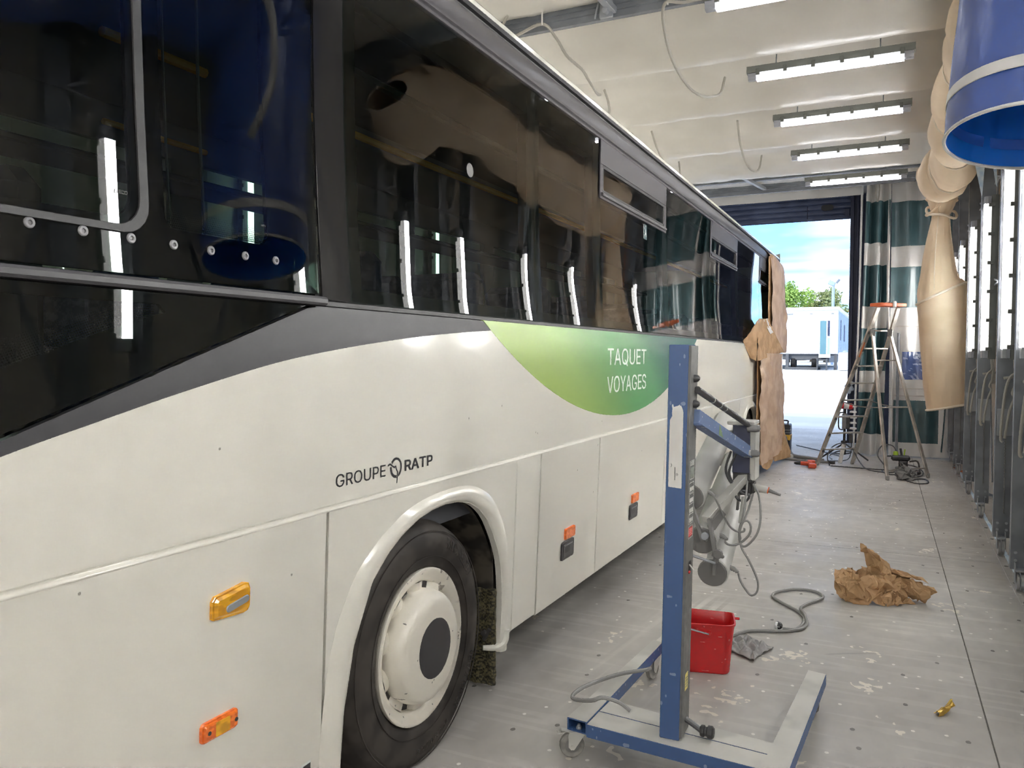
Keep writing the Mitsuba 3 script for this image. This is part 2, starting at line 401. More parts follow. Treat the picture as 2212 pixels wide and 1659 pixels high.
# ------------------------------------------------------------------ floor and yard
WL, WR, YB, YD = -5.35, 1.0, -2.6, 16.0       # left fabric wall, right fabric wall, back wall, roller door plane
fl = struct('floor', 'worn grey concrete workshop floor with filler splashes and saw-cut joints')
jx = lambda y: 0.447 - 0.0135 * y
def slab(name, pts, mat_, z=0.0, t=0.12, b=0.0):
    m = ext(Polygon(pts), t, b); m.apply_translation([0, 0, z - t]); return part(fl, name, m, mat_, smooth=False)
g = 0.0035
for y0, y1 in ((-2.9, 0.6), (0.6, 7.23), (7.23, 13.9), (13.9, 18.9)):
    slab('slab', [(-6.4, y0 + g), (jx(y0) - g, y0 + g), (jx(y1) - g, y1 - g), (-6.4, y1 - g)], 'm_floor')
    slab('slab', [(jx(y0) + g, y0 + g), (1.9, y0 + g), (1.9, y1 - g), (jx(y1) + g, y1 - g)], 'm_floor')
part(fl, 'joint_filler', bx(-6.4, 1.9, -2.9, 18.9, -0.13, -0.004, 0), 'm_joint', smooth=False)
# ground outside: asphalt strip, then a pale yard that climbs gently
apron = struct('yard_apron', 'strip of yard paving outside the door, in the shade of the hall')
solo(apron, bx(-60, 60, 18.9, 24.0, -0.3, -0.005, 0), 'm_asphalt', smooth=False)
yy = np.array([24.0, 27, 32, 38, 44, 52, 70, 110]); zz = np.array([-0.006, 0.0, 0.25, 0.62, 0.90, 1.0, 1.1, 1.2])
P = np.stack([np.stack([np.linspace(-80, 80, 30), np.full(30, a), np.full(30, c)], -1) for a, c in zip(yy, zz)])
yard = struct('yard', 'pale sunlit gravel yard rising gently beyond the door')
solo(yard, grid(P, flip=True), 'm_yard')

# ------------------------------------------------------------------ fabric ceiling: one billowing sheet per bay
CY = [-2.6, -0.95, 0.72, 2.39, 4.07, 5.75, 7.5, 9.2, 10.85, 12.55]
ZC = [4.26, 4.26, 4.26, 4.26, 4.26, 4.20, 4.25, 4.28, 4.27, 4.27]
ceil = struct('ceiling', 'cream fabric ceiling hanging in billows between the frames')
def ceil_panel(y0, y1, z0, z1, sd):
    u = np.linspace(WL, WR, 60); t = np.linspace(0, 1, 46)
    U, Tt = np.meshgrid(u, t, indexing='ij')
    # the cloth slopes down along the bay, rolls under and rises again behind the fold
    tt = np.linspace(0, 1, 200)
    q = np.clip((tt - .80) / .19, 0, 1)
    sl = -.17 + .05 * np.cos(6.3 * tt) + .62 * q * q * (3 - 2 * q)
    h = np.concatenate([[0], np.cumsum((sl[1:] + sl[:-1]) / 2 * (tt[1] - tt[0]))]) * (y1 - y0)
    h -= h.min()
    z = z1 + np.interp(Tt, tt, h) + (z0 - z1) * (1 - Tt) * .5
    pts = np.stack([U, y0 + (y1 - y0) * Tt, z], -1)
    w = meshkit.fbm(np.stack([U * 1.6, pts[..., 1] * 2.6, 0 * U + sd], -1), 3, sd) - 0.5
    ed = np.clip((Tt - 0.72) / 0.2, 0, 1) * np.clip((1.0 - Tt) / 0.06, 0, 1)
    w2 = meshkit.fbm(np.stack([U * 9.0, pts[..., 1] * 5, 0 * U + sd + 9], -1), 3, sd + 3) - 0.5
    pts[..., 2] += 0.05 * w * np.sin(np.pi * Tt) + 0.030 * w2 * ed
    return grid(pts)
for i in range(len(CY) - 1):
    part(ceil, 'fabric_panel', ceil_panel(CY[i], CY[i + 1] - 0.012, ZC[i], ZC[i + 1], i + 1), 'm_ceil', smooth=True)
part(ceil, 'fabric_panel', ceil_panel(12.55, 13.75, 4.36, 4.44, 31), 'm_ceil', smooth=True)
def c_channel(y, z, h, x0, x1):
    """folded steel channel, two ribs on its near face"""
    prof = [(0, 0), (0.012, 0), (0.012, h * .30), (0.0, h * .33), (0.0, h * .40), (0.012, h * .43), (0.012, h * .58), (0, h * .61), (0, h), (0.06, h), (0.06, 0)]
    m = ext(Polygon(prof), x1 - x0)
    return place(m, frame((x0, y, z), (0, 1, 0), (0, 0, 1)))
part(ceil, 'beam', c_channel(5.69, 4.125, 0.155, WL, WR), 'm_steel', smooth=False)
part(ceil, 'beam', c_channel(13.78, 4.33, 0.17, WL, WR), 'm_steel', smooth=False)
part(ceil, 'beam', bx(WL, WR, 13.1, 13.18, 4.40, 4.47), 'm_steel', smooth=False)
part(ceil, 'strut', beam((-2.18, 12.6, 4.37), (-2.02, 13.8, 4.40), 0.055, 0.05), 'm_steel_light', smooth=False)
part(ceil, 'strut', beam((-2.07, 5.1, 4.33), (-1.93, 5.70, 4.17), 0.055, 0.05), 'm_steel_light', smooth=False)
part(ceil, 'strut_bracket', cat_(bx(-2.03, -1.93, 5.66, 5.69, 4.12, 4.25), disc((-1.97, 5.655, 4.15), (0, -1, 0), 0.022, 0.05, 8), beam((-2.03, 5.66, 4.25), (-2.06, 5.65, 4.12), 0.03, 0.012)), 'm_steel_light', smooth=False)
part(ceil, 'curtain_rail', bx(WL, WR, 14.16, 14.24, 4.485, 4.545), 'm_steel', smooth=False)
part(ceil, 'fabric_panel', grid(np.stack([np.stack([np.full(20, WL), np.linspace(13.7, 16.2, 20), 4.62 + 0 * np.linspace(0, 1, 20)], -1), np.stack([np.full(20, WR + .8), np.linspace(13.7, 16.2, 20), 4.62 + 0 * np.linspace(0, 1, 20)], -1)])), 'm_ceil')
part(ceil, 'valance', thick(grid(np.stack([np.stack([np.linspace(WL, -0.53, 60), 14.30 + 0.012 * np.sin(np.linspace(0, 30, 60)), np.full(60, z)], -1) for z in np.linspace(4.27, 4.5, 6)])), 0.004), 'm_curtain_white')

# ------------------------------------------------------------------ walls
def wall_bay(x, y0, y1, out, sd, z0=0.035, z1=4.62):
    t = np.linspace(0, 1, 20); z = np.linspace(z0, z1, 36)
    Tt, Z = np.meshgrid(t, z, indexing='ij')
    bul = np.sin(np.pi * Tt) * (0.10 + 0.05 * (1 - Z / 4.6))
    w = meshkit.fbm(np.stack([Tt * 3 + sd, Z * 1.2, 0 * Z], -1), 3, sd) - 0.5
    X = x + out * (0.02 + bul + 0.05 * w * np.sin(np.pi * Tt))
    return grid(np.stack([X, y0 + (y1 - y0) * Tt, Z], -1), flip=out > 0)
PY = [-2.5, -1.2, 0.2, 1.75, 3.3, 4.95, 6.45, 7.55, 9.25, 10.8, 12.5, 13.95]
wr = struct('wall_right', 'cream fabric wall bulging outward between steel posts')
wl = struct('wall_left', 'cream fabric wall on the far side of the bus')
for i in range(len(PY) - 1):
    part(wr, 'fabric_panel', wall_bay(0.965, PY[i], PY[i + 1], 1, i + 1), 'm_wallfab', smooth=True)
    part(wl, 'fabric_panel', wall_bay(WL + 0.12, PY[i], PY[i + 1], -1, i + 41), 'm_wallfab', smooth=True)
wb = struct('wall_back', 'cream fabric end wall behind the camera')
solo(wb, bx(WL - .1, 1.3, YB - 0.05, YB, 0.0, 4.7, 0), 'm_wallfab', smooth=False)
wf = struct('wall_front', 'dark wall around the roller door opening')
part(wf, 'panel', cat_(bx(-0.60, 2.2, YD + .05, YD + .3, -0.05, 5.3, 0), bx(-6.8, -4.9, YD + .05, YD + .3, -0.05, 5.3, 0), bx(-4.9, -0.60, YD + .05, YD + .3, 4.85, 5.3, 0)), 'm_navy', smooth=False)
part(wf, 'side_panel', cat_(bx(WR + .3, WR + .36, 13.9, YD + .05, 0, 4.75, 0), bx(WL - .3, WL - .2, 13.9, YD + .05, 0, 4.75, 0)), 'm_wallfab', smooth=False)
part(wf, 'door_jamb', cat_(bx(-0.80, -0.74, YD - .10, YD + .06, 0.02, 4.86), bx(-0.74, -0.585, YD - .03, YD + .06, 0.02, 4.86), bx(-0.69, -0.66, YD - .07, YD - .03, 0.02, 4.8)), 'm_navy_dark', smooth=False)
part(wf, 'door_jamb', bx(-5.0, -4.75, YD - .10, YD + .06, 0.02, 4.86), 'm_navy_dark', smooth=False)
hall = struct('hall_roof', 'flat roof of the workshop hall')
part(hall, 'deck', bx(-9, 5, -6, YD + .45, 5.3, 5.5, 0), 'm_steel_light', smooth=False)
part(hall, 'side_wall', bx(-9, -8.8, -6, YD + .3, -0.1, 5.3, 0), 'm_steel_light', smooth=False)
part(hall, 'side_wall', bx(4.8, 5, -6, YD + .3, -0.1, 5.3, 0), 'm_steel_light', smooth=False)
part(hall, 'side_wall', bx(-9, 5, -6, -5.8, -0.1, 5.3, 0), 'm_steel_light', smooth=False)
part(hall, 'side_wall', cat_(bx(2.2, 5, YD + .05, YD + .3, -0.1, 5.3, 0), bx(-9, -6.8, YD + .05, YD + .3, -0.1, 5.3, 0)), 'm_steel_light', smooth=False)
d1 = struct('door_1', 'blue-grey roller door rolled most of the way up')
for k in range(7):
    z = 4.16 + 0.098 * k
    m = ext(Polygon([(0, 0.004), (0.012, 0.0), (0.030, 0.02), (0.034, 0.05), (0.030, 0.082), (0.014, 0.102), (0, 0.102)]), 4.0)
    part(d1, 'slat', place(m, frame((-0.79, YD + 0.0, z), (0, -1, 0), (0, 0, 1))), 'm_navy', smooth=False)
part(d1, 'grip_slot', cat_(place(ext(rrect(-1.31, -1.10, 4.335, 4.445, 0.05), 0.02), frame((0, YD - .030, 0), (1, 0, 0), (0, 0, 1)))), 'm_black', smooth=False)
part(d1, 'lock_bar', cat_(bx(-0.93, -0.76, YD - .075, YD - .04, 4.25, 4.28), bx(-0.90, -0.82, YD - .08, YD - .04, 4.20, 4.34), bx(-1.56, -1.548, YD - .05, YD - .03, 4.20, 4.44)), 'm_navy_dark', smooth=False)

# ------------------------------------------------------------------ right-hand frames: posts on small wheels, running on a floor rail
trk = thing('floor_rail', 'floor rail with daylight painted as a pale blue ragged strip along the right wall', 'floor rail')
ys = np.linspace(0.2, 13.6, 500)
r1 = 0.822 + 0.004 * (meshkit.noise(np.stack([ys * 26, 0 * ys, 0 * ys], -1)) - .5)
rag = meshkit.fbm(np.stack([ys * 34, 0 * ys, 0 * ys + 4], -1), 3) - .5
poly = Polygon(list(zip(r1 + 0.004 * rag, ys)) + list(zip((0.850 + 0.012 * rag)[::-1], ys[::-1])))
part(trk, 'strip', place(ext(poly.buffer(0), 0.012), np.eye(4)), 'm_pale_blue', smooth=False)  # daylight at the wall foot, painted as a pale ragged strip
part(trk, 'base_plate', bx(0.765, 0.98, 0.0, 13.7, 0.0, 0.006, 0.002), 'm_floor', smooth=False)
for k in range(26):
    y = 0.5 + 0.51 * k
    part(trk, 'rail_bolt', disc((0.795, y, 0.005), (0, 0, 1), 0.014, 0.007, 8, 0.002), 'm_mid_grey', smooth=False)
ordn = {6.45: 'nearest', 7.55: 'second nearest', 9.25: 'third nearest', 10.8: 'fourth nearest', 12.5: 'fifth nearest', 13.95: 'farthest, beside the curtain'}
for y in PY[2:]:
    t = thing('wall_post', f'grey steel post on a small wheel along the right wall, {ordn[y]}' if y in ordn else 'grey steel wall post seen only as a reflection in the bus windows', 'post', 'wheeled wall posts' if y in ordn else 'posts seen only in the windows')
    big = y == 6.45
    x0, x1 = (0.742, 0.93) if big else (0.742, 0.865)
    cprof = [(x0, 0), (x1, 0), (x1, .07), (x1 - .012, .07), (x1 - .012, .012), (x0 + .012, .012), (x0 + .012, .07), (x0, .07)]
    m = ext(Polygon(cprof), 4.15); m.apply_translation([0, y, 0.145])
    part(t, 'column', m, 'm_steel', smooth=False)
    if not big:
        part(t, 'splice_plate', bx(x0 + .01, x1 - .005, y - .008, y - .0015, 0.98, 1.20), 'm_steel_light', smooth=False)
        part(t, 'chain', tube([(x0 + .07 + .004 * ((k % 2) * 2 - 1), y - .012, 0.96 - .012 * k) for k in range(52)], 0.004, 5, smooth=False), 'm_mid_grey')
    part(t, 'bolt', cat_(*[disc((bxx, y, zz_), (0, -1, 0), 0.011, 0.008, 8) for bxx in (x0 + .03, x1 - .03) for zz_ in (0.21, 0.265)]), 'm_steel_light', smooth=False)
    part(t, 'wheel', cat_(disc((0.775, y - .035, 0.074), (1, 0, 0), 0.062, 0.020, 22, .004), disc((0.800, y - .035, 0.074), (1, 0, 0), 0.062, 0.020, 22, .004)), 'm_chrome')
    part(t, 'wheel_fork', cat_(bx(0.764, 0.772, y - .06, y - .01, 0.06, 0.20), bx(0.822, 0.830, y - .06, y - .01, 0.06, 0.20), bx(0.764, 0.83, y - .06, y + .03, 0.145, 0.16)), 'm_steel_light', smooth=False)
    # outer column and scissor bars
    part(t, 'outer_column', bx(0.885, 0.945, y - .40, y - .24, 0.10, 4.3), 'm_steel', smooth=False)
    for zh in (2.35, 3.35):
        part(t, 'tie_bracket', cat_(beam((0.883, y - .30, zh), (0.84, y - .16, zh + .04), .02, .02), beam((0.883, y - .30, zh), (0.84, y - .16, zh - .04), .02, .02)), 'm_steel_light', smooth=False)
for i in range(2, len(PY) - 1):
    y0, y1 = PY[i] + .12, PY[i + 1]
    ym = (y0 + y1) / 2
    t = thing('scissor_brace', f'pair of crossed steel braces between wall posts, bay {i - 1} from the front' if i < 6 else f'pair of crossed steel braces behind the lit wall lamps, bay {i - 1} from the front', 'brace', 'crossed wall braces')
    labels[t]['label'] = 'crossed steel scissor braces between two wall posts, seen reflected in the bus windows'
    part(t, 'bar', beam((0.905, y0, 3.75), (0.905, ym + .10, 1.85), .012, .045), 'm_steel', smooth=False)
    part(t, 'bar', beam((0.920, y1, 3.75), (0.920, ym - .10, 1.85), .012, .045), 'm_steel', smooth=False)
    part(t, 'pivot_bolt', disc((0.897, ym, 2.28), (-1, 0, 0), 0.02, 0.03, 8), 'm_mid_grey', smooth=False)
    part(t, 'bar', beam((0.905, ym - .10, 1.85), (0.905, y0, 0.35), .012, .045), 'm_steel', smooth=False)
    part(t, 'bar', beam((0.920, ym + .10, 1.85), (0.920, y1, 0.35), .012, .045), 'm_steel', smooth=False)

# ------------------------------------------------------------------ fluorescent lamps
SIDE = 0.016          # the sides of a diffuser glow far less than its face
rgb_ = lambda k, c: {'type': 'area', 'radiance': {'type': 'rgb', 'value': [LAMP * k * q for q in c]}}
WW, CW = (1, 0.985, 0.95), (0.95, 0.98, 1.06)
EM = (rgb_(1, WW), rgb_(SIDE, WW))
EMC = (rgb_(0.20, CW), rgb_(SIDE, CW))
EMB = (rgb_(0.20, WW), rgb_(SIDE, WW))
def lamp_fixture(t, M, L, em):
    """a damp-proof fitting: length along +x, facing -z, back at z=0.12"""
    hw = 0.045
    def pr(poly, a, b): return place(ext(poly, b - a), M @ frame((a, 0, 0), (0, 1, 0), (0, 0, 1)))
    body = Polygon([(-hw, .062), (hw, .062), (hw - .004, .095), (hw - .012, .125), (-hw + .012, .125), (-hw + .004, .095)])
    dif = Polygon([(-hw + .004, .06), (-hw + .002, .03), (-hw + .012, .006), (-.016, 0), (.016, 0), (hw - .012, .006), (hw - .002, .03), (hw - .004, .06)])
    part(t, 'housing', pr(body, 0, L), 'm_lamp_housing', smooth=False)
    part(t, 'diffuser', pr(sbox(-.036, -.0006, .036, 0), .085, L - .085), 'm_diffuser', smooth=False, emitter=em[0])
    part(t, 'diffuser_side', pr(dif.intersection(sbox(-1, .0004, 1, 1)), .085, L - .085), 'm_diffuser', smooth=False, emitter=em[1])
    part(t, 'end_cap', pr(dif.buffer(-.001), .012, .083), 'm_lamp_cap', smooth=False)
    part(t, 'end_cap', pr(dif.buffer(-.001), L - .083, L - .012), 'm_lamp_cap', smooth=False)
    for k in range(6):
        x = .10 + (L - .2) * k / 5
        for s in (-1, 1):
            part(t, 'clip', place(bx(x - .016, x + .016, min(s * hw, s * (hw + .012)), max(s * hw, s * (hw + .012)), .035, .09, .002), M), 'm_lamp_clip', smooth=False)
def wall_lamp(y, x, z0, L=1.60, label=None, group=None, left=False):
    t = thing('wall_lamp', label, 'lamp', group)
    M = frame((x, y, z0), (0, 0, 1), (0, 1 if left else -1, 0))          # local z -> +-x
    lamp_fixture(t, M, L, EM)
    return t
WLAMP = [(0.10, .75), (1.65, .75), (3.20, .75), (4.85, .75), (6.32, .75), (7.39, .75), (9.08, .75), (10.63, .75), (12.33, .75), (13.70, .75)]
ordl = {4: 'nearest of the row in view, half cut by the right edge', 5: 'second of the row from the right edge', 6: 'third of the row from the right edge', 7: 'fourth of the row from the right edge', 8: 'farthest in view, partly behind the beige fabric duct'}
for k, (y, x) in enumerate(WLAMP):
    t = wall_lamp(y, x, 1.60, label=f'lit vertical wall lamp, {ordl[k]}' if k in ordl else 'lit vertical fluorescent wall lamp seen only as a reflection in the bus side', group='vertical lamps along the right wall' if k in ordl else 'wall lamps seen only in reflection')
    if k < 3: continue
    # supply cable under each fitting
    yy_ = y - .03
    part(t, 'cable', tube([(x + .09, yy_, 1.60), (x + .095, yy_ - .01, 1.50), (x + .06, yy_ - .03, 1.46), (x + .03, yy_ - .05, 1.36), (x + .01, yy_ - .06, 1.15), (x + .005, yy_ - .05, .98), (x + .02, yy_ - .05, .95)], 0.011, 6, 5), 'm_cable')
    part(t, 'cable', tube([(x + .11, yy_, 1.60), (x + .10, yy_ - .02, 1.42), (x + .075, yy_ - .05, 1.34), (x + .09, yy_ - .05, 1.30), (x + .06, yy_ - .06, 1.2), (x + .03, yy_ - .06, .98)], 0.010, 6, 5), 'm_cable')
    part(t, 'plug', tube([(x + .105, yy_, 1.52), (x + .108, yy_ - .01, 1.36)], 0.016, 8, 3), 'm_cable')
    part(t, 'tie_strap', tube([(x + .02, yy_ - .02, 1.455), (x + .13, yy_, 1.47)], [.012, .012], 6, 3), 'm_cable')
for k, x in enumerate((-3.2, -.9, .4)):  # unseen lamps added to brighten the near end of the bus
    t = thing('wall_lamp', 'unseen vertical lamp added on the end wall to brighten the near bus side', 'lamp', 'added fill lamps behind the camera')
    lamp_fixture(t, frame((x, YB + .16, 1.5), (0, 0, 1), (-1, 0, 0)), 1.6, EM)
for y in (-1.0, 2.2, 5.4, 8.6, 11.8):
    wall_lamp(y, -5.20, 1.9, label='lit vertical wall lamp on the far side of the bus, behind its windows', group='wall lamps behind the bus', left=True)
crow = {5.73: 'nearest, at the top edge of the photo', 7.53: 'second nearest, with its housing showing', 9.23: 'third nearest', 12.58: 'farthest, a thin bright line'}
for y, z in ((-0.9, 4.1), (0.75, 4.1), (2.4, 4.1), (4.0, 4.1), (5.73, 4.05), (7.53, 4.118), (9.23, 4.148), (10.88, 4.142), (12.58, 4.14)):
    for row, x in ((0, -1.27), (1, -4.25)):
        if row == 1: lab, gp = 'lit ceiling lamp over the bus roof, mostly hidden behind the bus', 'ceiling lamps over the bus'
        elif y in crow: lab, gp = f'lit ceiling lamp over the aisle, {crow[y]}', 'ceiling lamps over the aisle'
        else: lab, gp = 'lit ceiling lamp over the aisle, out of direct view', 'ceiling lamps over the aisle out of view'
        t = thing('ceiling_lamp', lab, 'lamp', gp)
        M = frame((x, y, z), (1, 0, 0), (0, 1, 0))
        lamp_fixture(t, M, .74 if abs(y - 5.73) < .01 else 1.37, EMC if row == 0 else EMB)
        for hx in ((.2, .55) if abs(y - 5.73) < .01 else (.25, 1.1)):
            part(t, 'hanger', tube([(x + hx, y, z + .12), (x + hx, y + .04, z + .27)], .006, 5, 2), 'm_steel_light')
# ================================================================== the bus (front near the camera, rear at the door)
BUS = thing('bus', 'white coach with dark glazing, green half-circle decal and black roof rail, parked along the left', 'bus')
_zw = np.linspace(1.80, 2.965, 30)
_zs = np.r_[0.15, 1.12, 1.78, _zw, 3.3]
_xs = np.r_[-1.688, -1.650, -1.646, -1.646 - .078 * (_zw - 1.8) + .093 * (_zw - 1.8) ** 2 / 2, -1.690]
def bX(z): return np.interp(z, _zs, _xs)
def bmap(m, off=0.0):
    """(s, z, out) -> world, following the side of the bus"""
    if m.bounds[1][1] > 1.85 and m.bounds[1][1] - m.bounds[0][1] > .2:
        vv, ff = trimesh.remesh.subdivide_to_size(m.vertices, m.faces, .30)
        m = trimesh.Trimesh(vv, ff, process=False)
    v = np.array(m.vertices)
    m = trimesh.Trimesh(np.c_[bX(v[:, 1]) + v[:, 2] + off, v[:, 0], v[:, 1]], m.faces, process=False)
    return m
def panel(poly, t=0.02, off=-0.02, b=0.004):
    if isinstance(poly, (list, tuple)): poly = Polygon(poly)
    return bmap(ext(poly, t, b), off)
S0, S1, RW = -0.12, 13.72, -4.18
open_pts = [(2.147, .20), (2.16, .40), (2.206, .614), (2.304, .813), (2.40, .895), (2.49, .945), (2.60, .985), (2.70, 1.002), (2.80, 1.008), (2.897, 1.001), (3.0, .98), (3.092, .939), (3.17, .88), (3.237, .803), (3.295, .715), (3.335, .626), (3.358, .51), (3.366, .405), (3.360, .30), (3.355, .20)]
flare_pts = [(2.03, .20), (2.04, .40), (2.085, .657), (2.19, .845), (2.30, .935), (2.40, .99), (2.52, 1.035), (2.66, 1.06), (2.80, 1.068), (2.91, 1.067), (3.03, 1.05), (3.15, 1.008), (3.24, .95), (3.32, .86), (3.38, .76), (3.415, .64), (3.43, .52), (3.435, .40), (3.432, .30), (3.428, .20)]
ZB = 0.262
seams = [2.048, 3.478, 3.772, 4.682, 6.26, 8.05, 9.60]
G = 0.005
# front lower panel with the two lights
part(BUS, 'front_panel', panel(sbox(S0 + .1, ZB, seams[0] - G, 1.112)), 'm_bus_white', smooth=False)
arch = Polygon(open_pts).buffer(0)
part(BUS, 'wheel_arch_panel', panel(sbox(seams[0] + G, ZB, seams[1] - G, 1.112).difference(arch), b=0), 'm_bus_white', smooth=False)
part(BUS, 'narrow_panel', panel(sbox(seams[1] + G, ZB, seams[2] - G, 1.112)), 'm_bus_white', smooth=False)
for a, c in zip(seams[2:5], seams[3:6]):
    part(BUS, 'locker_door', panel(sbox(a + G, ZB - .01, c - G, 1.112)), 'm_bus_white', smooth=False)
ra_c = 10.40
def rear_arch(w, h): return Polygon([(ra_c + w * math.copysign(abs(math.cos(a)) ** .75, math.cos(a)), max(.1, h * abs(math.sin(a)) ** .75)) for a in np.linspace(0, math.pi, 25)] + [(ra_c - w, .1)])
part(BUS, 'locker_door', panel(sbox(seams[5] + G, ZB, seams[6] - G, 1.112)), 'm_bus_white', smooth=False)
part(BUS, 'rear_arch_panel', panel(sbox(seams[6] + G, ZB, 11.6, 1.112).difference(rear_arch(.60, 1.0)), b=0), 'm_bus_white', smooth=False)
part(BUS, 'rear_panel', panel(sbox(11.61, ZB, S1 - .35, 1.112)), 'm_bus_white', smooth=False)
# crease: rolled lip along the top of the lower panels
cl = np.array([(-1.660, 1.136), (-1.650, 1.1345), (-1.6505, 1.132), (-1.6565, 1.127), (-1.6575, 1.1225), (-1.655, 1.1185), (-1.6508, 1.1165), (-1.6485, 1.1140), (-1.6483, 1.111), (-1.650, 1.1085), (-1.66, 1.108)])
part(BUS, 'crease_lip', grid(np.stack([np.stack([cl[:, 0], np.full(len(cl), s), cl[:, 1]], -1) for s in (S0 + .1, S1 - .36)]), flip=True), 'm_bus_white', smooth=50)
# middle band: white below the sweep line, dark above it, decal at s = 3.1 .. 7.3
sweep = [(-.02, 1.10), (.3, 1.20), (.65, 1.305), (1.003, 1.408), (1.212, 1.461), (1.476, 1.525), (1.817, 1.597), (2.124, 1.641), (2.4, 1.672), (2.62, 1.693), (2.9, 1.714), (3.145, 1.729)]
sw = crom([(a, z) for a, z in sweep], 6)
decal = Polygon([(5.2 + 4.25 * math.sin(t), 5.475 - 4.25 * math.cos(t)) for t in np.linspace(-.52, .52, 90)])
ZW = 1.775
cut = sbox(-5, 0, 20, ZW)
white_band = Polygon(list(map(tuple, sw)) + [(3.3, 1.74), (3.3, ZW), (S1 - .3, ZW), (S1 - .3, 1.131), (-.02, 1.131)]).buffer(0).intersection(sbox(S0 + .02, 1.131, 20, ZW))
decal = decal.intersection(cut)
part(BUS, 'side_band', panel(white_band.difference(decal), b=0), 'm_bus_white', smooth=False)
dark_sw = Polygon(list(map(tuple, sw)) + [(3.3, 1.74), (3.3, 1.772), (2.02, 1.772), (1.95, 1.765), (1.004, 1.440), (.45, 1.262), (.02, 1.13), (-.02, 1.12)]).buffer(0).difference(decal.buffer(.001))
part(BUS, 'dark_sweep', panel(dark_sw, b=0, off=-.0205), 'm_bus_dark', smooth=False)
part(BUS, 'decal', panel(decal, t=.021, off=-.02, b=0), 'm_decal', smooth=False, label='green half-circle decal fading from lime to dark teal')
def put_text(txt, s0, z0, w, h, m_, name, out=.0012, bold=False, label=None):
    m = text_to(txt, w, h, .0012, bold); m.apply_translation([s0, z0, 0])
    return part(BUS, name, bmap(m, out), m_, smooth=False, label=label)
put_text('TAQUET', 4.795, 1.551, .86, .118, 'm_letter_white', 'lettering', label='white lettering reading TAQUET')
put_text('VOYAGES', 4.795, 1.381, .865, .108, 'm_letter_white', 'lettering', label='white lettering reading VOYAGES')
put_text('GROUPE', 2.084, 1.183, .281, .043, 'm_letter_black', 'lettering', out=.0006, label='black lettering reading GROUPE')
put_text('RATP', 2.489, 1.185, .200, .042, 'm_letter_black', 'lettering', out=.0006, bold=True, label='bold black lettering reading RATP')
ring = Point(0, 0).buffer(.0375, quad_segs=16).difference(shapely.affinity.translate(Point(0, 0).buffer(.0285, quad_segs=16), .001, .001))
face = LineString([(-.050, .013), (-.038, .018), (-.022, .008), (-.010, .002), (-.002, .006), (.002, -.006), (.012, -.018), (.010, -.020), (.009, -.030), (.006, -.055)])
ring = ring.difference(face.buffer(.0062)).difference(sbox(-.05, .006, -.026, .022))
emb = shapely.affinity.translate(shapely.affinity.scale(ring.union(face.buffer(.0026)), 1.0, 1.0, origin=(0, 0)), 2.432, 1.206)
part(BUS, 'emblem', bmap(ext(emb, .0012), .0006), 'm_letter_black', smooth=False, label='round black emblem of a broken ring with a profile line')
# inner black carcass behind all gaps
part(BUS, 'carcass', cat_(bx(-4.12, -1.72, 3.42, 9.72, .30, .86, 0), bx(-4.12, -1.72, S0 + .1, 2.02, .30, .86, 0), bx(-1.74, -1.70, 1.95, 9.72, 1.05, 1.77, 0), bx(-1.74, -1.70, S0 + .1, .3, 1.0, 1.2, 0), bx(-1.74, -1.70, 11.1, S1 - .3, .30, 1.77, 0), bx(-1.74, -1.70, 9.6, 11.2, 1.03, 1.77, 0), bx(-1.74, -1.70, S0 + .1, 2.05, .30, 1.14, 0),
                               bx(-4.12, -1.72, 11.05, S1 - .3, .35, .9, 0)), 'm_under', smooth=False)
part(BUS, 'sill', bx(-1.76, -1.655, S0 + .2, S1 - .4, 1.7745, 1.795, .003), 'm_black', smooth=False)
# ---------------------------------------------------------------- glazing
def wavy(poly, seed, amp, off, yaw=0.0, res=.028):
    """glass sheet over polygon (s,z), gently uneven as toughened glass is"""
    a0, b0, a1, b1 = poly.bounds
    nu, nv = max(4, int((a1 - a0) / res)), max(4, int((b1 - b0) / res))
    S, Z = np.meshgrid(np.linspace(a0, a1, nu), np.linspace(b0, b1, nv), indexing='ij')
    sm = (a0 + a1) / 2
    u, w = (S - a0) / (a1 - a0), (Z - b0) / (b1 - b0)
    r = np.random.default_rng(seed)
    d = np.zeros_like(S)
    for _ in range(5):
        d += np.sin(S * r.uniform(1.5, 5) + r.uniform(0, 6)) * np.sin(Z * r.uniform(7, 15) + r.uniform(0, 6))
    edge = np.exp(-u * (a1 - a0) / .10) + np.exp(-(1 - u) * (a1 - a0) / .10)
    d = amp * d * .55 - .0005 * edge
    P = np.stack([bX(Z) + off + d + (S - sm) * math.tan(yaw), S, Z], -1)
    if poly.area > .98 * (a1 - a0) * (b1 - b0):
        return grid(P, flip=False)
    m = grid(P)
    cen = m.triangles_center
    keep = shapely.contains_xy(poly, cen[:, 1], cen[:, 2])
    m.update_faces(keep); m.remove_unreferenced_vertices()
    return m
YAWG = 0.0
wseam = [2.17, 3.725, 4.682, 6.295, 7.935, 9.45, 11.06, 12.62, S1 - .36]
ZT = 2.965
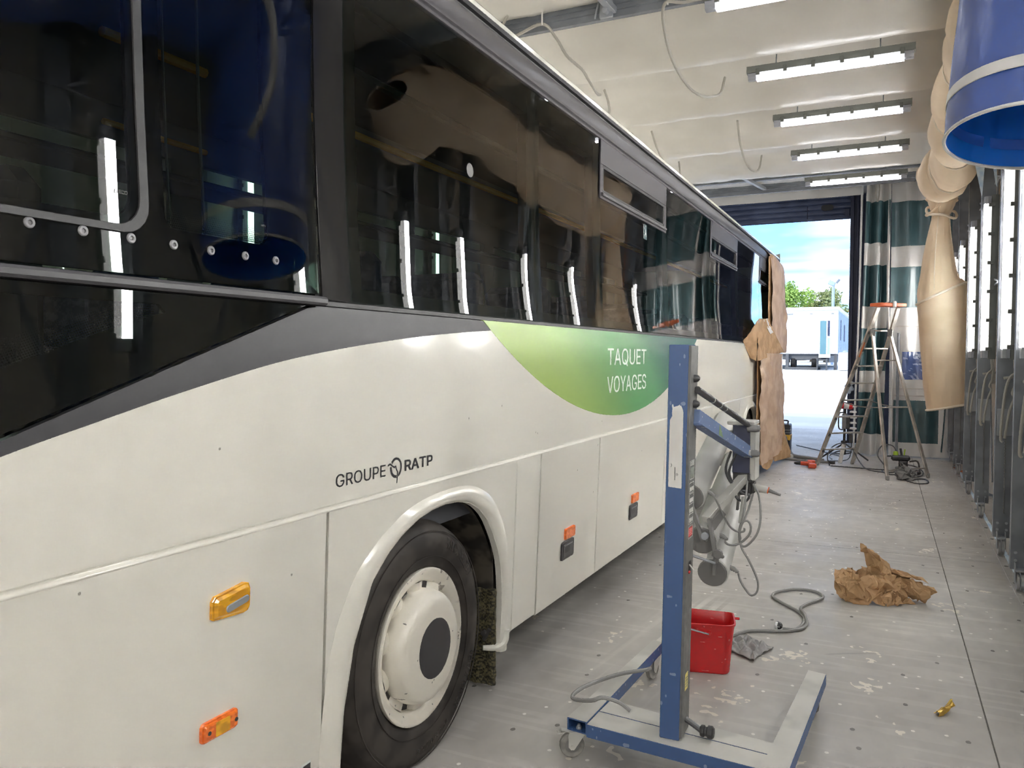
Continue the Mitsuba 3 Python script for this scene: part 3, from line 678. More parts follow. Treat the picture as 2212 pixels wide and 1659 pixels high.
for k, (a, c) in enumerate(zip(wseam[:-1], wseam[1:])):
    ztop = ZT
    hop = k in (2, 4, 6)
    if hop:
        # satin metal header above, black framed hopper, chrome drip bar, pane below
        part(BUS, 'window_header', panel(sbox(a + .03, 2.815, c - .02, ZT), t=.008, off=-.004, b=.002), 'm_satin', smooth=False)
        part(BUS, 'window_header', cat_(panel(sbox(a + .03, 2.60, a + .075, 2.815), t=.008, off=-.004, b=.002), panel(sbox(c - .065, 2.60, c - .02, 2.815), t=.008, off=-.004, b=.002)), 'm_satin', smooth=False)
        fr = sbox(a + .075, 2.640, c - .065, 2.815).difference(sbox(a + .10, 2.662, c - .09, 2.795))
        part(BUS, 'hopper_frame', panel(fr, t=.014, off=-.012, b=.002), 'm_black', smooth=False)
        part(BUS, 'hopper_pane', wavy(sbox(a + .10, 2.662, c - .09, 2.795), 70 + k, .00006, -.010), 'm_glass', smooth=True)
        bar = tube([(bX(2.63) + .008, a + .05, 2.628), (bX(2.63) + .008, c - .04, 2.628)], .011, 8, 2, smooth=False)
        part(BUS, 'hopper_bar', bar, 'm_satin')
        ztop = 2.612
        part(BUS, 'window_header', panel(sbox(a + .03, 2.600, c - .02, 2.617), t=.010, off=-.004, b=.002), 'm_satin', smooth=False)
    part(BUS, 'window_pane', wavy(sbox(a + .004, 1.797, c - .004, ztop), 20 + k, .00030, 0.0, YAWG), 'm_glass', smooth=True)
# pillars and edge bands behind the glass
pil = []
for a in wseam: pil.append(panel(sbox(a - .075, 1.78, a + .075, 2.95), t=.05, off=-.062, b=0))
pil.append(panel(sbox(2.0, 2.83, S1 - .4, 3.08), t=.05, off=-.062, b=0)); pil.append(panel(sbox(2.0, 1.70, S1 - .4, 1.845), t=.05, off=-.062, b=0))
for q in pil: part(BUS, 'pillar', q, 'm_black', smooth=False)
part(BUS, 'post_panel', panel(sbox(2.020, 1.797, 2.166, ZT), t=.008, off=-.008, b=.001), 'm_black_gloss', smooth=20)
# driver's window: one big flush sheet, black backing with two clear openings
drv = sbox(-.02, 1.812, 2.014, ZT)
part(BUS, 'driver_window', wavy(drv, 11, .00007, 0.0, YAWG), 'm_glass', smooth=True)
clearA = rrect(-.3, 1.335, 1.945, 2.99, .06).intersection(sbox(.12, 1.8, 1.4, 2.84))
clearB = rrect(1.432, 1.795, 1.938, 2.78, .035)
part(BUS, 'driver_window_surround', panel(drv.difference(clearA).difference(clearB), t=.012, off=-.020, b=0), 'm_black_gloss', smooth=False)
rubber = rrect(-.4, 1.375, 1.908, 3.02, .075).intersection(sbox(.06, 1.8, 1.5, 2.90)).difference(rrect(-.4, 1.350, 1.926, 3.0, .07))
part(BUS, 'window_seal', panel(rubber, t=.006, off=.0005, b=.001), 'm_black', smooth=False)
part(BUS, 'slider_edge', panel(sbox(1.556, 1.94, 1.562, 2.78), t=.006, off=-.012, b=0), 'm_bolt', smooth=False)
part(BUS, 'slider_edge', panel(sbox(1.445, 1.94, 1.449, 2.78), t=.006, off=-.012, b=0), 'm_bolt', smooth=False)
for sb in (.952, 1.074, 1.197, 1.322, 1.446, 1.568, 1.692, 1.814):
    part(BUS, 'window_stud', cat_(lathe([(.0055, -.002), (.0055, .004), (.0105, .004), (.0125, .002), (.0125, -.001)], 20, (bX(1.897) + .001, sb, 1.897), 'x'), disc((bX(1.897) - .0008, sb, 1.897), (1, 0, 0), .0058, .002, 12)), 'm_bolt', smooth=30)
part(BUS, 'window_bar', place(ext(Polygon([(-.004, 1.776), (.010, 1.777), (.016, 1.784), (.016, 1.796), (.011, 1.803), (-.004, 1.806)]), 1.99), frame((-1.646, 2.026, 0), (1, 0, 0), (0, 0, 1))), 'm_bus_dark', smooth=False)
low = Polygon([(.06, 1.772), (1.945, 1.772), (1.004, 1.452), (.45, 1.272), (.06, 1.15)])
part(BUS, 'lower_window', wavy(low, 13, .00006, .0005), 'm_glass', smooth=True)
lowclear = Polygon([(.2, 1.745), (1.40, 1.745), (1.42, 1.725), (1.33, 1.700), (1.0, 1.585), (.45, 1.40), (.2, 1.32)])
part(BUS, 'lower_window_surround', panel(low.difference(lowclear), t=.012, off=-.018, b=0), 'm_black_gloss', smooth=False)
# printed dot fade on the glass edges (stuff: hundreds of dots)
def dots(rows, name):
    ms = []
    for s, z, r in rows: ms.append(np.array([[s - r, z], [s, z - r], [s + r, z], [s, z + r]]))
    v = np.vstack(ms); n = len(ms)
    f = np.vstack([np.stack([4 * np.arange(n), 4 * np.arange(n) + 1, 4 * np.arange(n) + 2], -1), np.stack([4 * np.arange(n), 4 * np.arange(n) + 2, 4 * np.arange(n) + 3], -1)])
    m = trimesh.Trimesh(np.c_[v, np.zeros(len(v))], f, process=False)
    part(BUS, name, bmap(m, -.0035), 'm_black', smooth=False, kind='stuff')
rows = []
for i in range(60):
    for j in range(9):
        rows.append((1.436 + .006 * i + .003 * (j % 2), 1.942 + .0055 * j, .0031 - .00027 * j))
dots(rows, 'dot_print')
rows = []
for i in range(170):
    for j in range(11):
        s = .45 + .0055 * i + .00275 * (j % 2); zl = np.interp(s, [.45, 1.0, 1.33], [1.40, 1.585, 1.70])
        rows.append((s, zl + .002 + .0058 * j, .0031 - .00022 * j))
dots(rows, 'dot_print')
def glass_text(txt, s, z, w, h):
    m = text_to(txt, w, h, .0004); m.apply_translation([s, z, 0]); part(BUS, 'glass_etching', bmap(m, .001), 'm_mid_grey', smooth=False)
glass_text('IVECO', 1.283, 1.999, .036, .009)
glass_text('IVECO', 1.762, 1.990, .018, .006)
# ---------------------------------------------------------------- roof rail, gutter and roof
def strip(prof, s0, s1, name, m_, smooth=25):
    """profile (x, z) swept along the bus"""
    p = np.array(prof, float)
    P = np.stack([np.stack([p[:, 0], np.full(len(p), s), p[:, 1]], -1) for s in np.linspace(s0, s1, 2)])
    return part(BUS, name, grid(P, flip=True), m_, smooth=smooth)
strip([(-1.72, 2.958), (-1.680, 2.958), (-1.668, 2.962), (-1.666, 2.972), (-1.671, 2.979), (-1.673, 2.983), (-1.664, 2.988), (-1.660, 3.005), (-1.664, 3.048), (-1.678, 3.088), (-1.696, 3.108), (-1.73, 3.112)], S0 + .1, S1 - .36, 'roof_rail', 'm_satin')
strip([(-1.73, 3.110), (-1.705, 3.112), (-1.702, 3.122), (-1.716, 3.126), (-1.716, 3.134), (-1.700, 3.138), (-1.700, 3.160), (-1.712, 3.166), (-1.75, 3.166)], S0 + .1, S1 - .36, 'gutter', 'm_black')
strip([(-1.74, 3.160), (-1.708, 3.163), (-1.708, 3.188), (-1.735, 3.215), (-1.85, 3.265), (-2.2, 3.30), (-2.91, 3.31), (-3.6, 3.30), (-4.0, 3.26), (-4.12, 3.19), (-4.13, 3.1)], S0 + .1, S1 - .36, 'roof', 'm_bus_white')
# far side, front and rear
far = sbox(S0 + .3, 1.0, S1 - .4, 3.1)
holes = [sbox(a + .12, 1.85, c - .12, 2.85) for a, c in zip(wseam[:-1], wseam[1:])] + [sbox(.4, 1.7, 1.9, 2.8)]
for h_ in holes: far = far.difference(h_)
m = ext(far, .05); v = m.vertices.copy(); part(BUS, 'far_side', trimesh.Trimesh(np.c_[-4.13 - v[:, 2] * 0 + v[:, 2] * -1, v[:, 0], v[:, 1]], m.faces[:, ::-1], process=False), 'm_int_grey', smooth=False)
part(BUS, 'far_side', bx(-4.2, -4.15, S0 + .1, S1 - .3, .28, 1.0, 0), 'm_bus_white', smooth=False)
for h_ in holes:
    a, b_, c, d_ = h_.bounds
    part(BUS, 'far_window', grid(np.array([[[-4.15, a, b_], [-4.15, a, d_]], [[-4.15, c, b_], [-4.15, c, d_]]])), 'm_glass', smooth=False)
def end_cap(y, sgn, name, mats):
    xs = np.linspace(-4.13, -1.70, 24); zz_ = np.linspace(.28, 3.26, 24)
    Xg, Zg = np.meshgrid(xs, zz_, indexing='ij')
    u = (Xg + 2.915) / 1.22
    Y = y + sgn * .34 * np.sqrt(np.clip(1 - np.abs(u) ** 3.2, 0, 1)) - sgn * .06 * np.clip((Zg - 1.2) / 2, 0, 1) ** 2
    P = np.stack([Xg, Y, Zg], -1)
    kz = int(np.argmin(np.abs(zz_ - (1.15 if sgn < 0 else 1.8))))
    part(BUS, name + '_panel', grid(P[:, :kz + 1], flip=sgn < 0), mats[0], smooth=True)
    part(BUS, name + '_upper', grid(P[:, kz:], flip=sgn < 0), mats[1], smooth=True)
end_cap(S0 + .30, -1, 'nose', ('m_bus_white', 'm_black_gloss'))
end_cap(S1 - .36, 1, 'tail', ('m_bus_white', 'm_bus_white'))
part(BUS, 'cabin_floor', bx(-4.12, -1.74, S0 + .3, S1 - .4, .90, .98, 0), 'm_int_dark', smooth=False)
part(BUS, 'cabin_ceiling', bx(-4.1, -1.78, S0 + .3, S1 - .4, 3.06, 3.10, 0), 'm_int_grey', smooth=False)
for x in (-2.15, -3.75):
    part(BUS, 'luggage_rack', bx(min(x, x + (.38 if x > -3 else -.35)), max(x, x + (.38 if x > -3 else -.35)), 2.3, S1 - .8, 2.62, 2.66, .01), 'm_int_dark', smooth=False)
part(BUS, 'handrail', tube([(-2.19, 2.35, 2.60), (-2.19, 11.5, 2.60)], .017, 8, 2, smooth=False), 'm_yellow', label='yellow handrail under the luggage rack')
part(BUS, 'handrail', tube([(-2.19, 1.66, 2.60), (-2.19, 2.06, 2.60)], .017, 8, 2, smooth=False), 'm_yellow', label='yellow rail behind the driver seat')
part(BUS, 'handrail', tube([(-2.19, 1.66, 2.33), (-2.19, 2.06, 2.325)], .010, 8, 2, smooth=False), 'm_yellow', label='thin yellow rail behind the driver seat')
part(BUS, 'handrail', tube([(-2.5, 1.02, 2.2), (-2.5, 1.02, 2.9)], .017, 8, 2, smooth=False), 'm_yellow', label='yellow rail at the front')
for k in range(11):
    y = 2.55 + .86 * k
    for x in (-2.06, -2.52, -3.32, -3.78):
        sh = cat_(bx(x - .21, x + .21, y, y + .12, 1.40, 2.03, .04), bx(x - .21, x + .21, y - .38, y + .04, 1.32, 1.44, .04), bx(x - .05, x + .05, y - .2, y, .98, 1.34))
        part(BUS, 'seat', sh, 'm_seat', smooth=False)
part(BUS, 'driver_seat', cat_(bx(-2.65, -2.2, 1.35, 1.5, 1.4, 2.15, .05), bx(-2.65, -2.2, .9, 1.4, 1.3, 1.42, .05), bx(-2.5, -2.35, 1.1, 1.3, .98, 1.3)), 'm_int_dark', smooth=False)
# ---------------------------------------------------------------- wheel arch flare, liner, mud flap
def flare(op, fp, out=.020, inn=.030, name='wheel_arch'):
    a = crom([(q[0], q[1]) for q in op], 5); c = crom([(q[0], q[1]) for q in fp], 5)
    ts = [0, .12, .35, .6, .82, .95, 1.0, 1.0]
    hs = [.0006, .006, out * .85, out, out * .72, out * .25, -.012, -inn]
    P = []
    for t, h in zip(ts, hs):
        q = c + (a - c) * t
        P.append(np.stack([bX(q[:, 1]) + h, q[:, 0], q[:, 1]], -1))
    return grid(np.stack(P, 0))
part(BUS, 'wheel_arch', thick(flare(open_pts, flare_pts), .003), 'm_bus_white', smooth=40)
# hooked lower end of the arch behind the wheel
part(BUS, 'arch_hook', tube([(-1.672, 3.395, .30), (-1.674, 3.385, .245), (-1.70, 3.35, .222), (-1.75, 3.31, .225)], [.022, .020, .016, .012], 8, 5), 'm_bus_white')
lin_ = np.array(crom([(q[0] - (q[0] - 2.76) * -.02, q[1] + .01) for q in open_pts], 4))
P = np.stack([np.stack([np.full(len(lin_), x), lin_[:, 0], lin_[:, 1]], -1) for x in (-1.72, -2.0, -2.35)])
part(BUS, 'arch_liner', grid(P), 'm_arch_liner', smooth=True)
part(BUS, 'arch_liner', bx(-2.37, -2.35, 2.1, 3.4, .2, 1.03, 0), 'm_arch_liner', smooth=False)
part(BUS, 'liner_panel', bx(-2.0, -1.72, 3.352, 3.36, .33, .86, .002), 'm_arch_liner', smooth=False)
mf = grid(np.stack([np.stack([np.linspace(-2.02, -1.705, 26), 3.36 + .004 * np.sin(np.arange(26)), np.full(26, z)], -1) for z in np.linspace(.035, .50, 40)]))
mf.vertices += (meshkit.noise(mf.vertices * 160) - .5)[:, None] * np.array([0, .012, .002])
part(BUS, 'mud_flap', thick(mf, .014), 'm_mudflap', smooth=False, label='bristly dark mud flap hanging behind the wheel')
part(BUS, 'flap_bracket', cat_(beam((-1.73, 3.345, .31), (-1.765, 3.345, .25), .02, .02), disc((-1.755, 3.34, .29), (0, -1, 0), .014, .02, 8)), 'm_under', smooth=False)
# ---------------------------------------------------------------- front wheel
def wheel(cy, cz, xo, detail=True):
    W = numbered(BUS + '__wheel')
    n = 96
    prof = [(.300, -.030), (.318, -.012), (.345, -.003), (.375, .004), (.405, .006), (.432, .003), (.455, -.006), (.474, -.020), (.485, -.038), (.487, -.052), (.492, -.056), (.498, -.075), (.500, -.12), (.500, -.20), (.498, -.25), (.47, -.30), (.35, -.30)]
    t = lathe(prof, n, (xo, cy, cz), 'x')
    v = t.vertices.copy(); low_ = v[:, 2] < .004
    v[:, 2] = np.maximum(v[:, 2], .002); t = trimesh.Trimesh(v, t.faces, process=False)
    scene[W + '__tyre'] = mikit.ply(t, 'm_tyre', smooth=40)
    P_ = lambda nm, m, mm, sm=35, lab=None: (scene.__setitem__(numbered(W + '__' + nm), mikit.ply(m, mm, smooth=sm)))
    rr = lathe([(.452, .0015), (.452, .0045), (.456, .0045), (.456, .0005)], n, (xo, cy, cz), 'x')
    P_('tyre_rib', rr, 'm_tyre')
    rr = lathe([(.352, .0005), (.352, .003), (.356, .003), (.356, .0005)], n, (xo, cy, cz), 'x')
    P_('tyre_rib', rr, 'm_tyre')
    # hub cover: outer dish, recessed ring with pads, domed centre, black cap
    P_('hub_cover', lathe([(.300, -.034), (.308, -.014), (.307, -.004), (.302, -.001), (.292, -.003), (.272, -.012), (.258, -.022), (.252, -.030), (.249, -.046)], n, (xo, cy, cz), 'x'), 'm_hub', 45)
    P_('hub_recess', lathe([(.252, -.048), (.19, -.050)], n, (xo, cy, cz), 'x'), 'm_black')
    P_('hub_dome', lathe([(.222, -.050), (.224, -.030), (.223, -.006), (.219, .014), (.210, .030), (.195, .042), (.176, .049), (.155, .0515), (.12, .052), (.0, .052)], n, (xo, cy, cz), 'x'), 'm_hub', 50)
    P_('hub_cap', lathe([(.117, .0515), (.117, .0535), (.115, .0545), (0, .055)], 64, (xo, cy, cz), 'x'), 'm_letter_black')
    for k in range(10):
        a0 = 2 * math.pi * (k + .5) / 10 - .215; a1 = a0 + .43
        aa = np.linspace(a0, a1, 12); rad = np.linspace(.216, .254, 6)
        A_, R_ = np.meshgrid(aa, rad, indexing='ij')
        e = np.clip(np.sin(np.pi * (A_ - a0) / (a1 - a0)), 0, 1) ** .6
        X = xo - .048 + .026 * e
        P_('hub_pad', grid(np.stack([X, cy + R_ * np.cos(A_), cz + R_ * np.sin(A_)], -1), flip=False), 'm_hub')
    if detail:
        def arc_text(txt, a_mid, r, h, span, flip=False):
            m = text_to(txt, span * r, h, .003, True)
            v = np.array(m.vertices)
            a = a_mid + (span / 2 - v[:, 0] / r) * (-1 if flip else 1)
            rad = r + (h - v[:, 1] if flip else v[:, 1])
            zoff = np.interp(rad, [.345, .375, .405, .432, .455], [-.003, .004, .006, .003, -.006])
            m = trimesh.Trimesh(np.c_[xo + zoff - .0012 + v[:, 2], cy + rad * np.cos(a), cz + rad * np.sin(a)], m.faces, process=False)
            P_('tyre_lettering', m, 'm_tyre', False)
        arc_text('MICHELIN', math.radians(48), .395, .042, .62)
        arc_text('REMOULDED', math.radians(-38), .395, .034, .62, True)
        arc_text('275/70 R 22.5', math.radians(-82), .395, .024, .60, True)
wheel(2.662, .462, -1.672)
W2y = ra_c
wheel(W2y, .490, -1.700, False)
part(BUS, 'wheel_arch', thick(flare([(ra_c + .60 * math.copysign(abs(math.cos(a)) ** .75, math.cos(a)), max(.26, .96 * abs(math.sin(a)) ** .75)) for a in np.linspace(math.pi, 0, 25)], [(ra_c + .69 * math.copysign(abs(math.cos(a)) ** .75, math.cos(a)), max(.26, 1.045 * abs(math.sin(a)) ** .75)) for a in np.linspace(math.pi, 0, 25)]), .003), 'm_bus_white', smooth=40)
for yy_ in (2.662, ra_c): part(BUS, 'axle', bx(-3.9, -1.95, yy_ - .06, yy_ + .06, .40, .52, .02), 'm_under', smooth=False)
for yy_ in (2.662, ra_c):
    part(BUS, 'far_wheel', lathe([(.0, 0), (.49, 0), (.49, -.28), (0, -.28)], 40, (-3.86, yy_, .49), 'x'), 'm_tyre')
# ---------------------------------------------------------------- lights and latches
def rounded_block(poly, t, b, m_, off=0.0, name='x', label=None):
    return part(BUS, name, bmap(ext(poly, t, b), off), m_, smooth=False, label=label)
ind = Polygon([(1.556, .903), (1.556, .951), (1.566, .963), (1.60, .967), (1.672, .977), (1.690, .972), (1.697, .955), (1.697, .905), (1.690, .893), (1.672, .889), (1.575, .896), (1.562, .898)]).buffer(.004).buffer(-.004)
rounded_block(ind, .010, .002, 'm_amber', 0, 'side_indicator', 'amber rounded side indicator')
rounded_block(ind.buffer(-.006), .018, .007, 'm_amber', 0, 'side_indicator')
pill = LineString([(1.608, .921), (1.672, .932)]).buffer(.0105)
rounded_block(pill, .0215, .002, 'm_steel_light', 0, 'indicator_lens', 'grey pill-shaped lens')
mk = rrect(1.528, 1.660, .566, .622, .012)
rounded_block(mk, .009, .002, 'm_reflector', 0, 'side_marker', 'orange rectangular side marker light')
rounded_block(mk.buffer(-.005), .017, .005, 'm_reflector', 0, 'side_marker')
rounded_block(rrect(1.570, 1.622, .574, .614, .004), .0178, .0005, 'm_amber', 0, 'marker_lens')
for sx in (1.548, 1.645): part(BUS, 'marker_screw', disc((bX(.594) + .0165, sx, .594), (1, 0, 0), .006, .0015, 10), 'm_black', smooth=False)
def latch2(s0, s1, z):
    w = s1 - s0
    rounded_block(rrect(s0 + .045, s1 + .005, z + .008, z + .070, .010), .013, .004, 'm_reflector', 0, 'reflector', 'small orange reflector above a door latch')
    rounded_block(rrect(s0, s1, z - .105, z, .016), .009, .003, 'm_letter_black', 0, 'latch_plate', 'black recessed door latch')
    rounded_block(rrect(s0 + .022, s1 - .02, z - .090, z - .016, .010), .011, .001, 'm_bus_dark', 0, 'latch_handle')
    rounded_block(rrect(s0 + .045, s0 + .045 + w * .38, z - .066, z - .034, .004), .0114, 0, 'm_black', 0, 'latch_slot')
    rounded_block(rrect(s0 + .03, s1 - .03, z - .026, z - .021, .001), .0124, 0, 'm_bolt', 0, 'latch_rim')
latch2(4.093, 4.280, .570)
latch2(5.355, 5.546, .566)
latch2(8.52, 8.722, .556)
part(BUS, 'warning_tag', bmap(ext(sbox(1.945, .262, 1.99, .312), .001), .0006), 'm_letter_white', smooth=False)
part(BUS, 'warning_tag', bmap(ext(sbox(1.953, .262, 1.988, .304), .0005), .0018), 'm_letter_black', smooth=False)
part(BUS, 'window_sticker', bmap(ext(rrect(5.66, 5.75, 2.475, 2.585, .004), .0005), .0012), 'm_curtain_green', smooth=False, label='small green emergency exit sticker')
part(BUS, 'window_sticker', bmap(ext(shapely.union_all([LineString([(5.695, 2.50), (5.72, 2.53), (5.735, 2.50)]).buffer(.005), LineString([(5.72, 2.53), (5.70, 2.56)]).buffer(.005), Point(5.715, 2.572).buffer(.006), LineString([(5.67, 2.485), (5.67, 2.575)]).buffer(.003)]), .0004), .0018), 'm_letter_white', smooth=False)
part(BUS, 'window_sticker', bmap(ext(shapely.affinity.scale(Point(3.04, 2.42).buffer(.03, quad_segs=12), 1, 1), .0005), .0012), 'm_mid_grey', smooth=False, label='round grey sticker')
# ================================================================== infrared dryer on a wheeled stand
ST = thing('dryer_stand', 'blue wheeled dryer stand with three grey lamp cassettes in front of the bus', 'dryer stand')
ZT_, ZB_ = .160, .108
def base_bar(pts, name='base_bar'):
    m = ext(Polygon(pts), ZT_ - ZB_ - .001, .002); m.apply_translation([0, 0, ZB_]); return part(ST, name, m, 'm_stand_blue', smooth=False)
def dust_top(pts):
    m = ext(Polygon(pts).buffer(-.0015), .0012); m.apply_translation([0, 0, ZT_ - .0008]); return part(ST, 'overspray_dust', m, 'm_dust_grey', smooth=False)
fb = [(-1.078, 2.918), (-.405, 2.868), (-.392, 2.985), (-1.072, 3.048)]
rb = [(-1.072, 3.052), (-.392, 2.989), (-.380, 3.085), (-1.064, 3.172)]
# left leg as a square tube, its near end open
Lq = [(-1.170, 2.945), (-1.082, 2.935), (-1.045, 3.935), (-1.098, 3.958)]
wall_ = .006
for nm, q in (('base_leg', [Lq[0], (Lq[0][0] + wall_, Lq[0][1]), (Lq[3][0] + wall_, Lq[3][1]), Lq[3]]), ('base_leg', [(Lq[1][0] - wall_, Lq[1][1]), Lq[1], Lq[2], (Lq[2][0] - wall_, Lq[2][1])])):
    base_bar(q, nm)
for za, zb_ in ((ZB_, ZB_ + .005), (ZT_ - .006, ZT_ - .001)):
    m = ext(Polygon(Lq).buffer(-.001), zb_ - za); m.apply_translation([0, 0, za]); part(ST, 'base_leg', m, 'm_stand_blue', smooth=False)
dust_top(Lq)
part(ST, 'tube_bolt', cat_(disc((-1.127, 2.965, .113), (0, 0, 1), .012, .010, 6), disc((-1.127, 2.965, .122), (0, 0, 1), .006, .010, 8)), 'm_steel_light', smooth=False)
base_bar(fb); base_bar(rb); dust_top(fb); dust_top(rb)
Rq = [(-.412, 2.80), (-.318, 2.80), (-.262, 3.872), (-.342, 3.890)]
base_bar(Rq, 'base_leg'); dust_top(Rq)
# post
def lean(z): t = (z - .16) / 1.5; return np.array([.014 * t, .032 * t])
def post_box(x0, x1, y0, y1, z0, z1, b=.003):
    m = bx(x0, x1, y0, y1, z0, z1, b); v = m.vertices.copy(); t = (v[:, 2] - .16) / 1.5
    v[:, 0] += .014 * t; v[:, 1] += .032 * t; return trimesh.Trimesh(v, m.faces, process=False)
part(ST, 'column', cat_(post_box(-.790, -.714, 2.940, 2.952, .16, 1.663), post_box(-.790, -.780, 2.946, 3.058, .16, 1.663), post_box(-.790, -.714, 3.046, 3.058, .16, 1.663), post_box(-.785, -.716, 2.945, 3.055, 1.645, 1.658)), 'm_stand_blue', smooth=False)
part(ST, 'control_panel', post_box(-.722, -.7045, 2.9425, 3.056, .17, 1.660, .002), 'm_stand_grey', smooth=False, label='dark grey control panel side of the column')
def on_panel(y0, y1, z0, z1, m_, name='key', out=.0015, r=.002):
    m = ext(rrect(y0, y1, z0, z1, r, 2), out)
    M = frame((-.7045, 0, 0), (0, 1, 0), (0, 0, 1)); m = place(m, M)
    v = m.vertices.copy(); t = (v[:, 2] - .16) / 1.5; v[:, 0] += .014 * t; v[:, 1] += .032 * t
    return part(ST, name, trimesh.Trimesh(v, m.faces, process=False), m_, smooth=False)
pm, ph = 2.965, 3.035
def outline(y0, y1, z0, z1):
    w = .0014
    for q in ((y0, y1, z0, z0 + w), (y0, y1, z1 - w, z1), (y0, y0 + w, z0, z1), (y1 - w, y1, z0, z1)): on_panel(*q, 'm_label', 'panel_line', .0008, .0004)
outline(pm, ph, 1.150, 1.222)
for k in range(5): on_panel(pm + .008, ph - .008, 1.203 + .0033 * k, 1.2045 + .0033 * k, 'm_label', 'panel_line', .0008, .0003)
on_panel(pm + .010, ph - .010, 1.155, 1.195, 'm_display', 'display')
for zk in (1.118, 1.075, 1.036, .999):
    outline(pm, ph, zk - .020, zk + .020)
    for k in range(3):
        on_panel(pm + .010 + .020 * k, pm + .022 + .020 * k, zk - .013, zk + .003, 'm_label', 'key')
        on_panel(pm + .011 + .020 * k, pm + .021 + .020 * k, zk + .008, zk + .012, 'm_mid_grey', 'key_mark', .001, .0008)
outline(pm, ph, .925, .972); on_panel(pm + .006, ph - .006, .931, .966, 'm_red', 'warning_plate', .0008)
for k in range(4): on_panel(pm + .010, ph - .012 - .006 * (k % 2), .937 + .007 * k, .9385 + .007 * k, 'm_label', 'panel_line', .0012, .0003)
on_panel(2.985, 3.012, .79, .835, 'm_black', 'switch', .004)
part(ST, 'switch_lever', beam((-.694, 2.992, .828), (-.678, 2.996, .806), .010, .005), 'm_label', smooth=False)
part(ST, 'switch_lever', disc((-.697, 2.996, .798), (1, 0, -.3), .006, .006, 8), 'm_red', smooth=False)
on_panel(2.975, 3.018, .34, .405, 'm_label_yellow', 'warning_label', .0008)
for k in range(4): on_panel(2.982, 3.010, .352 + .011 * k, .356 + .011 * k, 'm_mid_grey', 'label_mark', .0012, .0005)
for zk in (1.535, 1.437):
    part(ST, 'cap_nut', lathe([(.0, .022), (.006, .021), (.0125, .015), (.015, .006), (.0155, .0), (.0155, -.003)], 16, (-.6915, 3.028, zk), 'x'), 'm_black')
# torn paper label on the front
lab = Polygon([(-.7795, 1.124), (-.7285, 1.120), (-.7285, 1.408), (-.731, 1.418), (-.738, 1.434), (-.741, 1.431), (-.7425, 1.437), (-.750, 1.432), (-.757, 1.430), (-.765, 1.427), (-.768, 1.436), (-.7715, 1.438), (-.773, 1.43), (-.770, 1.420), (-.772, 1.405), (-.770, 1.395), (-.774, 1.386), (-.779, 1.378)])
def front(m):
    m = place(m, frame((0, 2.940, 0), (1, 0, 0), (0, 0, 1))); v = m.vertices.copy(); t = (v[:, 2] - .16) / 1.5
    v[:, 0] += .014 * t; v[:, 1] += .032 * t; return trimesh.Trimesh(v, m.faces, process=False)
part(ST, 'torn_label', front(ext(lab, .0012)), 'm_label', smooth=False, label='torn white paper label on the column')
part(ST, 'label_mark', front(ext(Point(-.747, 1.172).buffer(.0045).difference(Point(-.747, 1.172).buffer(.0033)).union(LineString([(-.748, 1.172), (-.746, 1.172)]).buffer(.001)), .002)), 'm_mid_grey', smooth=False)
part(ST, 'label_mark', front(ext(shapely.union_all([LineString([(-.755, 1.152 + .006 * k), (-.755, 1.156 + .006 * k)]).buffer(.0016) for k in range(8)] + [LineString([(-.770, 1.212), (-.768, 1.206), (-.770, 1.200)]).buffer(.0012)]), .002)), 'm_mid_grey', smooth=False)
# cable gland stub low on the panel side
part(ST, 'plug_stub', cat_(tube([(-.704, 3.0, .225), (-.665, 3.0, .205), (-.63, 3.0, .185)], .011, 10, 4)), 'm_cable_dark')
part(ST, 'plug_stub', cat_(lathe([(.0, .0), (.020, 0), (.022, .006), (.022, .014), (.017, .016), (.017, .024), (.024, .028), (.024, .044), (.018, .050), (.0, .050)], 10, (-.645, 3.0, .192), 'x')), 'm_black', smooth=False)
# casters
def caster(x, y, swing, brake=False):
    z0 = ZB_
    c, s = math.cos(swing), math.sin(swing)
    M = np.eye(4); M[:2, :2] = [[c, -s], [s, c]]; M[:3, 3] = (x, y, 0)
    part(ST, 'caster_wheel', place(cat_(lathe([(0, -.013), (.030, -.013), (.033, -.011), (.047, -.012), (.050, -.008), (.050, .008), (.047, .012), (.033, .011), (.030, .013), (0, .013)], 28, (-.028, 0, .050), 'y')), M), 'm_rubber')
    part(ST, 'caster_hub', place(cat_(lathe([(0, -.0145), (.027, -.0145), (.030, -.0125), (.030, .0125), (.027, .0145), (0, .0145)], 24, (-.028, 0, .050), 'y')), M), 'm_mid_grey')
    sh = Polygon([(-.044, .046), (-.034, .034), (-.022, .034), (-.013, .046), (.024, .100), (.024, .106), (-.040, .106), (-.046, .096)])
    fk = cat_(place(ext(sh, .003), frame((0, .0205, 0), (1, 0, 0), (0, 0, 1))), place(ext(sh, .003), frame((0, -.0175, 0), (1, 0, 0), (0, 0, 1))), bx(-.042, .024, -.0205, .0205, .102, .1075, .001), disc((-.028, -.0205, .050), (0, -1, 0), .006, .003, 10))
    part(ST, 'caster_fork', place(fk, M), 'm_dust_grey', smooth=False)
    if brake: part(ST, 'caster_brake', place(cat_(beam((-.030, 0, .104), (-.075, 0, .112), .030, .006), beam((-.060, 0, .104), (-.088, 0, .100), .034, .005)), M), 'm_dust_grey', smooth=False)
caster(-1.128, 2.965, .55, True)
caster(-1.068, 3.880, 1.35)
caster(-.300, 3.790, -1.2)
caster(-.362, 2.83, .3)
part(ST, 'bar_bolt', disc((-.70, 2.925, ZB_), (0, 0, -1), .008, .012, 8), 'm_mid_grey', smooth=False)
